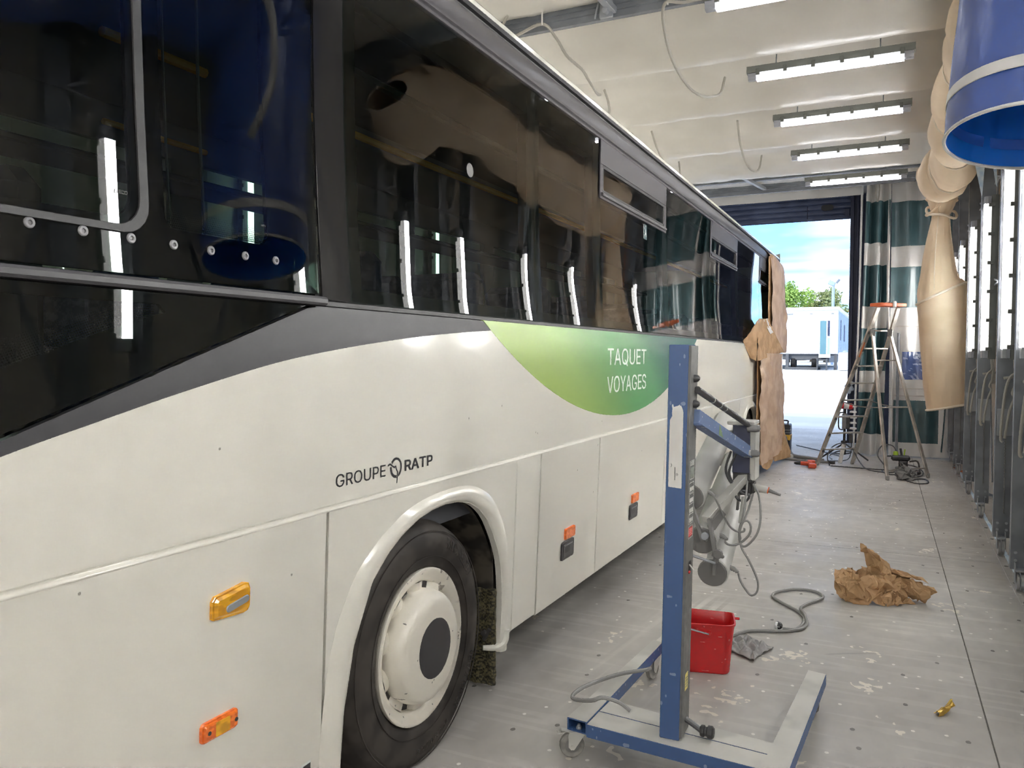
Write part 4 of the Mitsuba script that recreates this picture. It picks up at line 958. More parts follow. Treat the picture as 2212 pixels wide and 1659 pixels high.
# arms
A0, A1 = np.array([-.686, 3.035, 1.388]), np.array([-.662, 4.12, 1.135])
part(ST, 'lift_arm', beam(A0, A1, .034, .058, .004), 'm_stand_arm', smooth=False)
part(ST, 'lift_arm', beam(A0 + [.004, 0, -.030], A1 + [.004, 0, -.030], .046, .005, .001), 'm_stand_arm', smooth=False)
B0, B1 = np.array([-.682, 3.04, 1.492]), np.array([-.655, 4.14, 1.262])
part(ST, 'lift_rod', tube([B0, B1], .0135, 12, 2, smooth=False), 'm_black')
for t in (.22, .34, .43): part(ST, 'rod_band', tube([B0 + (B1 - B0) * t, B0 + (B1 - B0) * (t + .006)], .0142, 12, 1, smooth=False), 'm_label')
tri = Polygon([(.0, .0), (.10, -.002), (.004, .055)])
d_ = (A1 - A0) / np.linalg.norm(A1 - A0)
part(ST, 'arm_sticker', place(ext(tri, .0008), frame(A0 + d_ * .33 + np.array([.0172, 0, -.03]), d_, (0, 0, 1), None)), 'm_green_dot', smooth=False, label='small dark green triangle sticker')
part(ST, 'arm_head', cat_(bx(-.735, -.645, 4.08, 4.20, 1.03, 1.285, .004)), 'm_navy_dark', smooth=False)
part(ST, 'arm_head', cat_(bx(-.648, -.622, 4.07, 4.21, 1.00, 1.27, .003)), 'm_dust_grey', smooth=False)
part(ST, 'arm_head', cat_(bx(-.76, -.625, 4.06, 4.22, 1.275, 1.295, .004)), 'm_dust_grey', smooth=False)
part(ST, 'arm_head', cat_(bx(-.73, -.635, 4.07, 4.21, .985, 1.035, .004)), 'm_black', smooth=False)
for zc in (1.262, 1.138):
    part(ST, 'arm_bolt', cat_(tube([(-.66, 4.06, zc), (-.612, 4.06, zc)], .018, 12, 1, smooth=False), lathe([(.018, 0), (.014, .010), (.0, .016)], 12, (-.612, 4.06, zc), 'x')), 'm_mid_grey')
part(ST, 'arm_spacer', tube([(-.672, 4.045, 1.137), (-.640, 4.045, 1.137)], .019, 12, 1, smooth=False), 'm_dust_grey')
part(ST, 'pivot_block', cat_(bx(-.70, -.645, 4.09, 4.17, .92, .99, .004), bx(-.645, -.63, 4.10, 4.16, .93, .985, .002)), 'm_black', smooth=False)
part(ST, 'pivot_block', bx(-.78, -.74, 4.05, 4.15, 1.20, 1.24, .003), 'm_dust_grey', smooth=False)
part(ST, 'handle_grip', tube([(-.634, 4.13, .958), (-.578, 4.13, .950), (-.566, 4.13, .948)], [.019, .019, .016], 14, 2, smooth=False), 'm_dust_grey')
part(ST, 'handle_tip', tube([(-.566, 4.13, .948), (-.505, 4.12, .930)], [.010, .006], 10, 2, smooth=False), 'm_mid_grey')
part(ST, 'handle_ring', tube([(-.568, 4.13, .948), (-.563, 4.13, .947)], [.0165, .0165], 14, 1, smooth=False), 'm_orange')
# three long cassettes, backs towards the camera
def cassette(a, c, r0, r1):
    a, c = np.array(a, float), np.array(c, float)
    y = (c - a) / np.linalg.norm(c - a); x = np.cross(y, (0, 0, 1)); x /= np.linalg.norm(x); z = np.cross(x, y)
    ang = np.linspace(-1.95, 1.95, 20)
    L = np.linalg.norm(c - a)
    ts = [0, .0, 1.0, 1.0]; rs = [r0 - .004, r0, r1, r1 - .004]
    P = np.stack([np.stack([a + y * (L * t + (-.004 if k == 0 else .004 if k == 3 else 0)) + r * (np.cos(q) * x + np.sin(q) * z) for q in ang]) for k, (t, r) in enumerate(zip(ts, rs))], 1)
    part(ST, 'lamp_cassette', thick(grid(P), .004), 'm_ir_shell', smooth=30)
    for e, s_, r in ((a, -1, r0), (c, 1, r1)):
        part(ST, 'cassette_end', disc(e + y * s_ * .0005, y * s_, r - .002, .012, 28, .004), 'm_ir_shell' if s_ > 0 else 'm_mid_grey', smooth=30)
    inner = e
    part(ST, 'cassette_rail', beam(a - x * r0 * .35, c - x * r1 * .35, .02, .10, .003), 'm_mid_grey', smooth=False)
    for t in (.12, .5, .88): part(ST, 'cassette_slot', beam(a + y * L * (t - .05) + r1 * 1.0 * (np.cos(1.15) * x + np.sin(1.15) * z), a + y * L * (t + .05) + r1 * 1.0 * (np.cos(1.15) * x + np.sin(1.15) * z), .003, .003), 'm_black', smooth=False)
CA = ((-.760, 3.75, .603), (-.812, 4.62, .800))
CB = ((-.812, 3.75, .752), (-.835, 4.62, 1.008))
CC = ((-.872, 3.75, .955), (-.880, 4.62, 1.240))
for q in (CA, CB, CC): cassette(q[0], q[1], .070, .066)
# bracket that carries the cassettes
part(ST, 'carrier_bar', beam((-.795, 3.76, .845), (-.672, 4.10, 1.02), .045, .040, .003), 'm_dust_grey', smooth=False)
part(ST, 'carrier_bar', beam((-.735, 3.72, .655), (-.775, 3.735, .86), .016, .034, .002, up=(0, 1, 0)), 'm_mid_grey', smooth=False)
part(ST, 'carrier_bar', beam((-.745, 3.72, .60), (-.738, 3.72, .70), .016, .042, .002, up=(0, 1, 0)), 'm_mid_grey', smooth=False)
part(ST, 'carrier_bar', beam((-.80, 3.72, .76), (-.725, 3.80, .885), .016, .040, .002), 'm_mid_grey', smooth=False)
part(ST, 'carrier_bar', beam((-.86, 3.72, .93), (-.80, 3.72, .76), .016, .036, .002, up=(0, 1, 0)), 'm_mid_grey', smooth=False)
part(ST, 'clamp_knob', cat_(disc((-.725, 3.705, .705), (0, -1, 0), .022, .022, 10, .003), beam((-.755, 3.71, .695), (-.70, 3.71, .690), .02, .012)), 'm_mid_grey', smooth=False)
part(ST, 'clamp_knob', cat_(disc((-.788, 3.712, .780), (0, -1, 0), .018, .02, 10, .003)), 'm_steel_light', smooth=False)
part(ST, 'adjust_bar', tube([(-.86, 3.69, .690), (-.735, 3.69, .662)], .0065, 8, 1, smooth=False), 'm_steel_light')
part(ST, 'hanger_plate', cat_(beam((-.70, 4.12, 1.0), (-.71, 4.10, .84), .010, .035, .002, up=(0, 1, 0))), 'm_mid_grey', smooth=False)
part(ST, 'hanger_plate', cat_(beam((-.665, 4.0, .93), (-.675, 3.98, .80), .012, .045, .002, up=(0, 1, 0))), 'm_dust_grey', smooth=False)
for k, q in enumerate((CA, CB, CC)):
    e = np.array(q[0]) + np.array([.058, .07, .015])
    part(ST, 'strain_relief', tube([e, e + [.028, -.01, -.002], e + [.052, -.02, -.014]], [.011, .010, .006], 10, 4), 'm_cable_grey')
    for j in range(5): part(ST, 'relief_rib', disc(e + np.array([.010 * j, -.004 * j, -.001 * j - .0005 * j * j]), (1, -.3, -.2), .0125 - .0009 * j, .004, 10), 'm_cable_grey', smooth=False)
cc = 'm_cable_grey'
part(ST, 'cable', tube([(-.76, 3.75, .965), (-.742, 3.76, .93), (-.722, 3.78, .875), (-.690, 3.8, .815), (-.655, 3.8, .795), (-.628, 3.8, .800), (-.625, 3.8, .815)], .0050, 6, 8), cc)
part(ST, 'cable', tube([(-.700, 3.73, .757), (-.690, 3.75, .742), (-.668, 3.78, .735), (-.640, 3.8, .745), (-.604, 3.8, .785), (-.596, 3.8, .825), (-.612, 3.8, .850), (-.640, 3.8, .835), (-.648, 3.8, .78), (-.640, 3.8, .735), (-.612, 3.8, .735), (-.570, 3.8, .79), (-.556, 3.82, .86), (-.575, 3.9, .95), (-.625, 4.05, .985)], .0055, 6, 8), cc)
part(ST, 'cable', tube([(-.650, 3.80, .598), (-.640, 3.8, .565), (-.615, 3.8, .525), (-.590, 3.8, .502), (-.565, 3.8, .520), (-.562, 3.8, .575), (-.600, 3.8, .66), (-.638, 3.8, .725), (-.646, 3.8, .79), (-.634, 3.82, .86), (-.636, 3.9, .95), (-.655, 4.05, 1.0)], .0050, 6, 8), cc)
part(ST, 'cable', tube([(-.632, 4.08, .93), (-.640, 3.95, .85), (-.650, 3.82, .80), (-.642, 3.8, .76)], .0055, 6, 6), cc)
part(ST, 'cable', tube([(-.70, 3.98, 1.14), (-.735, 4.0, 1.05), (-.72, 4.02, .99), (-.68, 4.04, .94), (-.645, 4.05, .93), (-.66, 4.05, .90), (-.70, 4.05, .905), (-.715, 4.05, .94), (-.69, 4.06, .97)], .0065, 6, 8), 'm_cable_dark')
part(ST, 'cable', tube([(-.71, 3.9, 1.16), (-.742, 3.95, 1.07), (-.73, 4.0, 1.0), (-.69, 4.04, .955), (-.66, 4.06, .945)], .0065, 6, 8), 'm_cable_dark')
part(ST, 'cable', tube([(-.955, 3.10, .165), (-1.0, 3.09, .195), (-1.06, 3.06, .215), (-1.10, 3.05, .20), (-1.165, 3.07, .180), (-1.205, 3.09, .175), (-1.200, 3.12, .19), (-1.165, 3.2, .20), (-1.08, 3.33, .21), (-1.0, 3.45, .20), (-1.0, 3.55, .172)], .0085, 8, 8), 'm_cable_grey')

# ================================================================== things on the floor
BK = thing('bucket', 'red plastic bucket with wire handle behind the blue column', 'bucket')
def rsec(z, w, d, r, spout=0.0):
    p = np.array(rrect(-w / 2, w / 2, -d / 2, d / 2, r, 6).exterior.coords)[:-1]
    out = np.c_[p, np.full(len(p), z)]
    if spout:
        ang = np.arctan2(out[:, 1], out[:, 0]); k = np.exp(-((ang - .95) / .30) ** 2)
        out[:, :2] *= 1 + k[:, None] * spout; out[:, 2] -= k * spout * .12
    return out
secs = [(.002, .225, .195, .035, 0), (.010, .238, .205, .04, 0), (.10, .250, .215, .042, 0), (.20, .268, .232, .046, .0), (.232, .276, .240, .05, .05), (.252, .282, .246, .052, .10), (.252, .290, .254, .054, .10), (.262, .292, .256, .055, .10), (.263, .276, .240, .05, .10), (.235, .268, .232, .047, .05), (.20, .260, .226, .044, 0), (.012, .225, .195, .036, 0)]
P = np.stack([rsec(*s) for s in secs], 1)
Mb = np.eye(4); a_ = math.radians(14); Mb[:2, :2] = [[math.cos(a_), -math.sin(a_)], [math.sin(a_), math.cos(a_)]]; Mb[:3, 3] = (-.868, 4.13, 0)
base_ = np.vstack([rsec(.002, .225, .195, .035), [[0, 0, .002]]]); nb = len(base_) - 1
bt = trimesh.Trimesh(base_, [[(i + 1) % nb, i, nb] for i in range(nb)], process=False)
bt2 = bt.copy(); bt2.vertices[:, 2] = .012
part(BK, 'body', place(cat_(grid(P, closed_u=True), bt, bt2), Mb), 'm_bucket', smooth=45)
part(BK, 'lug', place(cat_(bx(.14, .172, .025, .045, .247, .257), disc((.01, -.118, .215), (0, -1, 0), .012, .01, 12)), Mb), 'm_bucket', smooth=False)
part(BK, 'handle', place(tube([(.01, -.132, .215), (-.06, -.137, .232), (-.13, -.13, .25), (-.165, -.06, .262), (-.165, .06, .265), (-.12, .125, .25)], .0042, 8, 6), Mb), 'm_steel_light', label='bare wire handle')
RG = thing('rag', 'crumpled grey cleaning rag on the floor beside the red bucket', 'rag')
u, v_ = np.meshgrid(np.linspace(-1, 1, 70), np.linspace(-1, 1, 60), indexing='ij')
X = -.715 + .105 * u + .035 * v_; Y = 4.475 + .125 * v_ - .055 * u
r2 = meshkit.fbm(np.stack([u * 2.1 + 3, v_ * 2.1, 0 * u], -1), 4, 5)
rid = np.abs(np.sin(5.5 * (u * .8 + v_ * .6) + 5 * (r2 - .5))) ** 1.5
fallo = np.clip(1.15 - np.maximum(np.abs(u), np.abs(v_)) ** 3, .05, 1)
Z = .010 + fallo * (.030 * rid + .045 * np.clip(r2 - .35, 0, 1) * (1 + .6 * (u > .1)))
X += .03 * (meshkit.fbm(np.stack([u * 1.8, v_ * 1.8, 0 * u + 8], -1), 3, 9) - .5); Y += .06 * (meshkit.fbm(np.stack([u * 1.8, v_ * 1.8, 0 * u + 18], -1), 3, 19) - .5)
solo(RG, thick(grid(np.stack([X, Y, Z], -1)), .005), 'm_rag', smooth=True)
CO = thing('power_cord', 'grey power cord looped on the floor beyond the red bucket, with a plug', 'cord')
cz = .011
loop = [(-.80, 4.66), (-.742, 4.752), (-.595, 4.822), (-.525, 4.862), (-.487, 4.945), (-.474, 5.06), (-.486, 5.168), (-.54, 5.271), (-.639, 5.39), (-.712, 5.50), (-.712, 5.60), (-.647, 5.704), (-.563, 5.765), (-.473, 5.755), (-.415, 5.68), (-.420, 5.59), (-.476, 5.471), (-.512, 5.37), (-.512, 5.255), (-.474, 5.14), (-.455, 5.02), (-.478, 4.915), (-.53, 4.882), (-.575, 4.878)]
part(CO, 'cable', tube([(-.86, 4.55, cz)] + [(x, y, cz + (.016 if 12 < i < 23 and abs(y - 5.2) < .1 else 0)) for i, (x, y) in enumerate(loop)], .0095, 8, 7), 'm_cable_grey')
part(CO, 'plug', place(cat_(lathe([(0, 0), (.012, 0), (.020, .010), (.023, .022), (.023, .034), (.0, .034)], 16)), frame((-.578, 4.879, .024), (0, 0, 1), (.16, .98, 0))), 'm_black', smooth=30)
Mp = frame((-.612, 4.874, .024), (0, 0, 1), (.16, .98, 0))
part(CO, 'plug_face', place(cat_(lathe([(0, -.012), (.0225, -.012), (.0235, 0), (0, .0)], 16)), Mp), 'm_white', smooth=30)
for s in (-.009, .009): part(CO, 'plug_pin', place(tube([(s, 0, .0), (s, 0, .032)], .0024, 8, 1, smooth=False), frame((-.620, 4.873, .026), (.16, .98, .25), (0, -.2, 1))), 'm_chrome')
# crumpled brown paper
PA = thing('crumpled_paper', 'crumpled ball of brown kraft paper lying on the open floor', 'paper')
def crumple(f, seed, amp, nu=13, nv=11, sub=2, t=.0012, fine=.18):
    """paper: a coarse jittered sheet, split and jittered again, left faceted"""
    u, v_ = np.meshgrid(np.linspace(0, 1, nu), np.linspace(0, 1, nv), indexing='ij')
    r = np.random.default_rng(seed)
    ju, jv = u.copy(), v_.copy()
    ju[1:-1] += r.uniform(-.35, .35, ju[1:-1].shape) / nu; jv[:, 1:-1] += r.uniform(-.35, .35, jv[:, 1:-1].shape) / nv
    P = np.stack([np.broadcast_to(q, u.shape) for q in f(ju, jv)], -1).astype(float)
    P = P + amp * np.clip(r.normal(size=P.shape), -1.6, 1.6)
    m = grid(P)
    for k in range(sub):
        m = m.subdivide()
        m.vertices = m.vertices + amp * fine * .5 ** k * r.normal(size=m.vertices.shape)
    m.vertices[:, 2] = np.maximum(m.vertices[:, 2], .003)
    return thick(m, t)
def lump(c, rx, ry, rz, a0=0.0, a1=2 * math.pi, h0=-.45, h1=.46):
    def f(u, v_):
        th = a0 + (a1 - a0) * u; ph = np.pi * (h0 + (h1 - h0) * v_)
        return c[0] + rx * np.cos(ph) * np.cos(th), c[1] + ry * np.cos(ph) * np.sin(th), c[2] + rz * np.sin(ph)
    return f
Mpa = frame((-.069, 5.80, 0), (.90, .435, 0), (0, 0, 1))       # r along the aisle's cross direction, up, towards the camera
def pw(r, up, d):
    q = np.stack([np.broadcast_to(r, np.shape(up)), up, np.broadcast_to(d, np.shape(up))], -1)
    w = q @ Mpa[:3, :3].T + Mpa[:3, 3]
    return w[..., 0], w[..., 1], w[..., 2]
def tall(u, v_):
    lo = -.085 - .015 * v_ + .03 * np.sin(np.pi * v_); hi = .175 - .05 * v_ - .155 * v_ ** 2.2
    return pw(lo + (hi - lo) * u, .045 + .31 * v_ - .05 * u * v_, -.05 - .05 * v_ + .10 * np.sin(np.pi * u))
def apron(u, v_):
    return pw(-.21 + .37 * u, .012 + .155 * v_ - .05 * np.abs(u - .45), .10 - .09 * v_ + .06 * np.sin(np.pi * u))
def lumpL(u, v_):
    th = .3 + 5.6 * u; ph = np.pi * (-.42 + .86 * v_)
    return pw(-.225 + .082 * np.cos(ph) * np.cos(th), .105 + .095 * np.sin(ph), .03 + .085 * np.cos(ph) * np.sin(th))
def rollR(u, v_):
    th = 2 * np.pi * u * .96 + 1.0; rr = .055 + .038 * v_
    return pw(.085 + .155 * v_ + rr * .8 * np.sin(th) * .5, .135 - .048 * v_ + rr * np.cos(th) * .9, -.03 + .10 * v_ + rr * np.sin(th))
def rollIn(u, v_):
    th = 2 * np.pi * u * .9 + 2.0; rr = .03 + .025 * v_
    return pw(.13 + .085 * v_ + .02 * np.sin(th), .10 - .02 * v_ + rr * np.cos(th), .0 + .06 * v_ + rr * np.sin(th))
part(PA, 'sheet', crumple(tall, 3, .011, 9, 9), 'm_kraft', smooth=False)
part(PA, 'sheet', crumple(apron, 4, .022, 13, 7), 'm_kraft', smooth=False)
part(PA, 'sheet', crumple(lumpL, 5, .017, 12, 8), 'm_kraft', smooth=False)
part(PA, 'sheet', crumple(rollR, 6, .011, 14, 7), 'm_kraft', smooth=False)
part(PA, 'sheet', crumple(rollIn, 7, .014, 10, 5), 'm_kraft', smooth=False)
part(PA, 'sheet', crumple(lambda u, v_: pw(-.17 + .30 * u, .05 + .10 * v_ + .05 * np.sin(np.pi * u), -.02 - .06 * v_), 8, .022, 11, 7), 'm_kraft', smooth=False)
GW = thing('gold_wrapper', 'small crumpled gold foil wrapper on the bare floor', 'wrapper')
solo(GW, crumple(lambda u, v_: (.190 + .065 * u + .014 * v_, 4.03 + .085 * u - .03 * v_, .003 + .018 * np.sin(np.pi * v_) + .03 * u * u), 8, .004, 6, 5, 1, .0008), 'm_gold', smooth=False)
# ================================================================== masking over the rear corner of the bus
MK = thing('masking_sheet', 'brown masking paper and shiny clear film taped over the rear corner of the bus', 'masking sheet')
def drape(f, seed, amp, nu, nv, fold=0.0, ff=7.0, t=.002):
    u, v_ = np.meshgrid(np.linspace(0, 1, nu), np.linspace(0, 1, nv), indexing='ij')
    P = np.stack([np.broadcast_to(q, u.shape) for q in f(u, v_)], -1).astype(float)
    w = meshkit.fbm(np.stack([u * ff + 1.5 * (meshkit.noise(np.stack([u * 3, v_ * 3, 0 * u + seed], -1)) - .5), v_ * 1.3, 0 * u + seed], -1), 3, seed) - .5
    w2 = np.abs(meshkit.fbm(np.stack([u * 5 + v_ * 3, v_ * 6 - u * 2, 0 * u + seed + 3], -1), 3, seed + 5) - .5)
    P[..., 0] += fold * w * 2 + amp * (w2 * 2 - .3)
    P[..., 1] += fold * .8 * w
    return thick(grid(P), t)
# tall film round the corner
def film_tall(u, v_):
    z = 3.13 - 1.45 * v_
    s = 11.75 + .15 * v_ + (1.95 - .1 * v_) * u
    x = -1.615 - .10 * np.clip((z - 2.95) / .2, 0, 1) ** 2 - .22 * np.clip((u - .80) / .2, 0, 1) ** 2 + .02 * v_
    return x, s, z
part(MK, 'film', drape(film_tall, 5, .03, 60, 60, .035, 6), 'm_film', smooth=30, label='shiny wrinkled clear film over brown paper')
part(MK, 'paper', drape(lambda u, v_: (-1.632 + 0 * u, 11.62 + .32 * u + .1 * v_ * u, 3.02 - 1.0 * v_ + .05 * u), 6, .006, 20, 40, .006, 3), 'm_kraft', smooth=30)
# lower film in front, hanging to the skirt
def film_low(u, v_):
    z = 1.66 - 1.46 * v_
    s = 10.55 + .10 * v_ + (2.35 - .55 * np.clip((v_ - .4) / .6, 0, 1) * .6) * u
    x = -1.575 + .035 * np.sin(np.pi * u) + .02 * v_
    return x, s, z
part(MK, 'film', drape(film_low, 8, .045, 70, 70, .05, 6), 'm_film', smooth=30)
part(MK, 'paper', drape(lambda u, v_: (-1.600 + 0 * u, 10.53 + .5 * u, 1.70 - (1.45 + .10 * u) * v_), 9, .006, 24, 40, .010, 4), 'm_kraft', smooth=30)
part(MK, 'paper', drape(lambda u, v_: (-1.590 + .02 * u, 11.0 + 2.1 * u, .62 - (.42 + .16 * np.abs(np.sin(4.2 * u + .4))) * v_), 10, .012, 50, 24, .02, 6), 'm_kraft', smooth=30)
# standing peak of paper at the window edge: two wings meeting in a ridge
def wing(a, b_, c_, d_):
    a, b_, c_, d_ = [np.array(q, float) for q in (a, b_, c_, d_)]
    def f(u, v_):
        q = (1 - u)[..., None] * ((1 - v_)[..., None] * a + v_[..., None] * d_) + u[..., None] * ((1 - v_)[..., None] * b_ + v_[..., None] * c_)
        return q[..., 0], q[..., 1], q[..., 2]
    return f
part(MK, 'paper_flap', drape(wing((-1.64, 9.72, 1.80), (-1.575, 10.45, 2.10), (-1.575, 10.30, 1.56), (-1.64, 10.2, 1.60)), 12, .012, 24, 24, .008, 3), 'm_kraft', smooth=30, label='brown paper flap standing up in a peak')
part(MK, 'paper_flap', drape(wing((-1.575, 10.45, 2.10), (-1.56, 11.15, 2.12), (-1.545, 12.75, 1.69), (-1.56, 10.30, 1.56)), 13, .020, 30, 24, .012, 3), 'm_kraft', smooth=30)
part(MK, 'tape', drape(wing((-1.57, 10.75, 2.09), (-1.565, 11.1, 2.13), (-1.55, 11.55, 1.95), (-1.555, 11.35, 1.92)), 14, .01, 10, 10, .01, 3), 'm_curtain_white', smooth=False)
def tail_(u, v_): return -1.57 + .10 * v_ * u, 12.1 + .9 * u + .35 * v_ * u, .60 - .52 * v_ - .06 * u
part(MK, 'paper', drape(tail_, 16, .02, 26, 26, .02, 4), 'm_kraft', smooth=30)

# ================================================================== striped curtain at the door
CU = thing('striped_curtain', 'white curtain with dark green window bands, drawn to the right of the door', 'curtain')
def cband(xs, z0, z1, m_, name, fy, nx=70, nz=10, lab=None, off=0.0):
    x = np.linspace(0, 1, nx); z = np.linspace(z0, z1, nz)
    X, Z = np.meshgrid(x, z, indexing='ij')
    px, py = fy(X, Z)
    P = np.stack([px, py - off, Z], -1)
    part(CU, name, thick(grid(P), .003), m_, smooth=True, label=lab)
def left_piece(u, z):
    t = (4.5 - z) / 4.5
    x = -.485 - .085 * t + (.36 + .03 * t) * u + .022 * np.sin(2 * np.pi * 2.0 * u + .4) * (1 - .3 * t)
    y = 14.22 - .085 * np.sin(2 * np.pi * 2.0 * u + 1.2) + .02 * np.sin(3 * z + 5 * u)
    return x, y
def right_piece(u, z):
    t = (4.5 - z) / 4.5
    x = -.11 + .02 * t + (1.02 - .04 * t) * u
    y = 14.23 + .030 * np.sin(2 * np.pi * 3.2 * u ** 1.1 + .6) * (1 - .5 * t) + .012 * np.sin(2.2 * z + 7 * u)
    return x, y
Wm, Gm = 'm_curtain_white', 'm_curtain_green'
for z0, z1, g_ in ((4.13, 4.49, 0), (3.46, 4.13, 1), (3.10, 3.46, 0), (2.44, 3.10, 1), (2.08, 2.44, 0), (1.39, 2.08, 1), (1.04, 1.39, 0), (.36, 1.04, 1), (.02, .36, 0)):
    cband(None, z0, z1, Gm if g_ else Wm, 'green_band' if g_ else 'white_band', left_piece)
for z0, z1, g_ in ((4.10, 4.49, 0), (3.39, 4.10, 1), (3.06, 3.39, 0), (2.41, 3.06, 1), (.92, 2.41, 0), (.02, .24, 0)):
    cband(None, z0, z1, Gm if g_ else Wm, 'green_band' if g_ else 'white_band', right_piece)
cband(None, .24, .92, Wm, 'white_band', lambda u, z: right_piece(u * .065, z), 14)
cband(None, .24, .92, Gm, 'green_band', lambda u, z: right_piece(.065 + u * .66, z), 50, lab='large dark green window near the floor')
cband(None, .24, .92, Wm, 'white_band', lambda u, z: right_piece(.725 + u * .275, z), 24)
cband(None, 1.255, 1.70, 'm_curtain_window', 'clear_window', lambda u, z: (right_piece(.185 + u * .36, z)[0], right_piece(.185 + u * .36, z)[1] - .006), 40, lab='clear blue-tinted window')
for z in (.985, 1.10, 2.10): cband(None, z, z + .02, 'm_grey_trim', 'seam', lambda u, z_: (right_piece(u, z_)[0], right_piece(u, z_)[1] - .004), 60, 3)
part(CU, 'edge_strip', tube([(-.135, 14.17, 4.45), (-.14, 14.15, 3.0), (-.12, 14.14, 2.2), (-.055, 14.13, 1.5), (-.06, 14.13, .05)], .022, 8, 6), 'm_curtain_white')
part(CU, 'edge_strip', tube([(-.545, 14.12, 4.44), (-.56, 14.10, 2.4), (-.60, 14.10, .3), (-.595, 14.10, .03)], .016, 8, 6), 'm_curtain_white')
part(CU, 'pole', tube([(.03, 14.10, 2.0), (.03, 14.10, .03)], .022, 8, 2, smooth=False), 'm_steel')
for xh in (-.50, -.30, -.12, .10, .30): part(CU, 'hook', cat_(bx(xh - .022, xh + .022, 14.16, 14.175, 4.43, 4.50), tube([(xh, 14.15, 4.47), (xh, 14.14, 4.40)], .008, 6, 2)), 'm_steel_light', smooth=False)
part(CU, 'tie_cord', tube([(-.33, 14.1, 4.48), (-.345, 14.08, 4.25), (-.32, 14.09, 4.1)], .010, 6, 4), 'm_cable')
part(CU, 'tie_cord', tube([(-.30, 14.1, 4.48), (-.285, 14.08, 4.3), (-.31, 14.09, 4.1)], .010, 6, 4), 'm_cable')
part(CU, 'side_strap', tube([(.71, 14.16, .90), (.69, 14.14, .5), (.665, 14.12, .12)], .012, 6, 4), 'm_curtain_green')

# ================================================================== fabric ducts
def loft(C, R, z_or_path, nu=56, fold=.05, seed=1, k=9, squash=None, twist=None):
    """tube of cloth around a path; C (n,3), R radii; folds run along it"""
    C = np.array(C, float); n = len(C)
    T_ = np.gradient(C, axis=0); T_ /= np.linalg.norm(T_, axis=1, keepdims=True)
    a = np.cross(T_[0], [1.0, 0.05, 0]); a /= np.linalg.norm(a); A = [a]
    for i in range(1, n):
        a = A[-1] - T_[i] * (A[-1] @ T_[i]); A.append(a / np.linalg.norm(a))
    A = np.array(A); B = np.cross(T_, A)
    th = np.linspace(0, 2 * np.pi, nu, endpoint=False)
    TH, S = np.meshgrid(th, np.linspace(0, 1, n), indexing='ij')
    w = meshkit.fbm(np.stack([np.cos(TH) * k / 3.2 + seed, np.sin(TH) * k / 3.2, S * 2.6 + seed], -1), 4, seed) - .5
    r = np.array(R)[None] * (1 + 2 * fold * w)
    sq = np.ones((n, 2)) if squash is None else np.array(squash)
    P = C[None] + r[..., None] * (np.cos(TH)[..., None] * A[None] * sq[None, :, :1] + np.sin(TH)[..., None] * B[None] * sq[None, :, 1:])
    return P
BD = thing('beige_duct', 'beige cloth duct draped along the right wall, hanging knotted near the curtain', 'fabric duct')
# vertical hanging length
zs_ = np.array([4.05, 3.98, 3.88, 3.78, 3.66, 3.56, 3.47, 3.42, 3.36, 3.22, 3.05, 2.88, 2.68, 2.52, 2.42])
cx_ = np.array([.42, .46, .485, .485, .485, .485, .48, .475, .475, .47, .465, .465, .47, .475, .50])
rr_ = np.array([.10, .145, .178, .182, .172, .155, .125, .100, .105, .125, .150, .172, .205, .245, .272])
ii = np.linspace(0, len(zs_) - 1, 70); I0 = np.arange(len(zs_))
zz_, cx2, rr2 = np.interp(ii, I0, zs_), np.interp(ii, I0, cx_), np.interp(ii, I0, rr_)
C = np.stack([cx2, np.full(70, 11.45), zz_], -1)
C[:, 2] += 0
P = loft(C, rr2, None, 72, .13, 3, 12)
tilt_h = np.clip((2.7 - P[..., 2]) / .28, 0, 1)
P[..., 2] += tilt_h * (P[..., 0] - .5) * .38
part(BD, 'hanging_sleeve', grid(P, closed_u=True), 'm_beige', smooth=True)
zl = np.linspace(2.42, 1.0, 50); t_ = np.linspace(0, 1, 50)
C = np.stack([.50 + .125 * t_, np.full(50, 11.45), zl], -1)
P2 = loft(C, .272 - .008 * t_ + .012 * np.sin(np.pi * t_), None, 72, .045, 5, 16)
s1_ = (1 - t_)[None, :] * .38 + t_[None, :] * .14
P2[..., 2] += s1_ * (P2[..., 0] - .5 - .125 * t_[None, :])
part(BD, 'hanging_sleeve', grid(P2, closed_u=True), 'm_beige', smooth=True)
def hoop(P_, j, r, m_, o=BD, nm='hoop'):
    q = P_[:, j]; c = q.mean(0); q = c + (q - c) * 1.012
    part(o, nm, tube(np.vstack([q, q[:2]]), r, 8, 1, smooth=False, caps=False), m_)
hoop(P2, 0, .016, 'm_beige_seam'); hoop(P2, -1, .014, 'm_beige_seam')
bot = P2[:, -1]; part(BD, 'bottom_liner', trimesh.Trimesh(np.vstack([bot, bot.mean(0) + [0, 0, .06]]), [[i, (i + 1) % 72, 72] for i in range(72)], process=False), 'm_beige', smooth=True)
for ang in (4, 22, 40, 60):
    part(BD, 'seam', tube(np.vstack([P[ang, ::5]]) * 1.0, .006, 5, 3), 'm_beige_seam')
# knotted folds over the neck
for kk, (z, tl) in enumerate(((3.52, .10), (3.44, -.08), (3.60, .05))):
    q = [(.48 + .17 * math.cos(a), 11.45 + .16 * math.sin(a), z + tl * math.cos(a + kk) + .02 * math.sin(3 * a)) for a in np.linspace(0, 2 * math.pi, 22)]
    part(BD, 'fold_roll', tube(q, .016, 8, 3), 'm_beige_seam' if kk == 1 else 'm_beige')
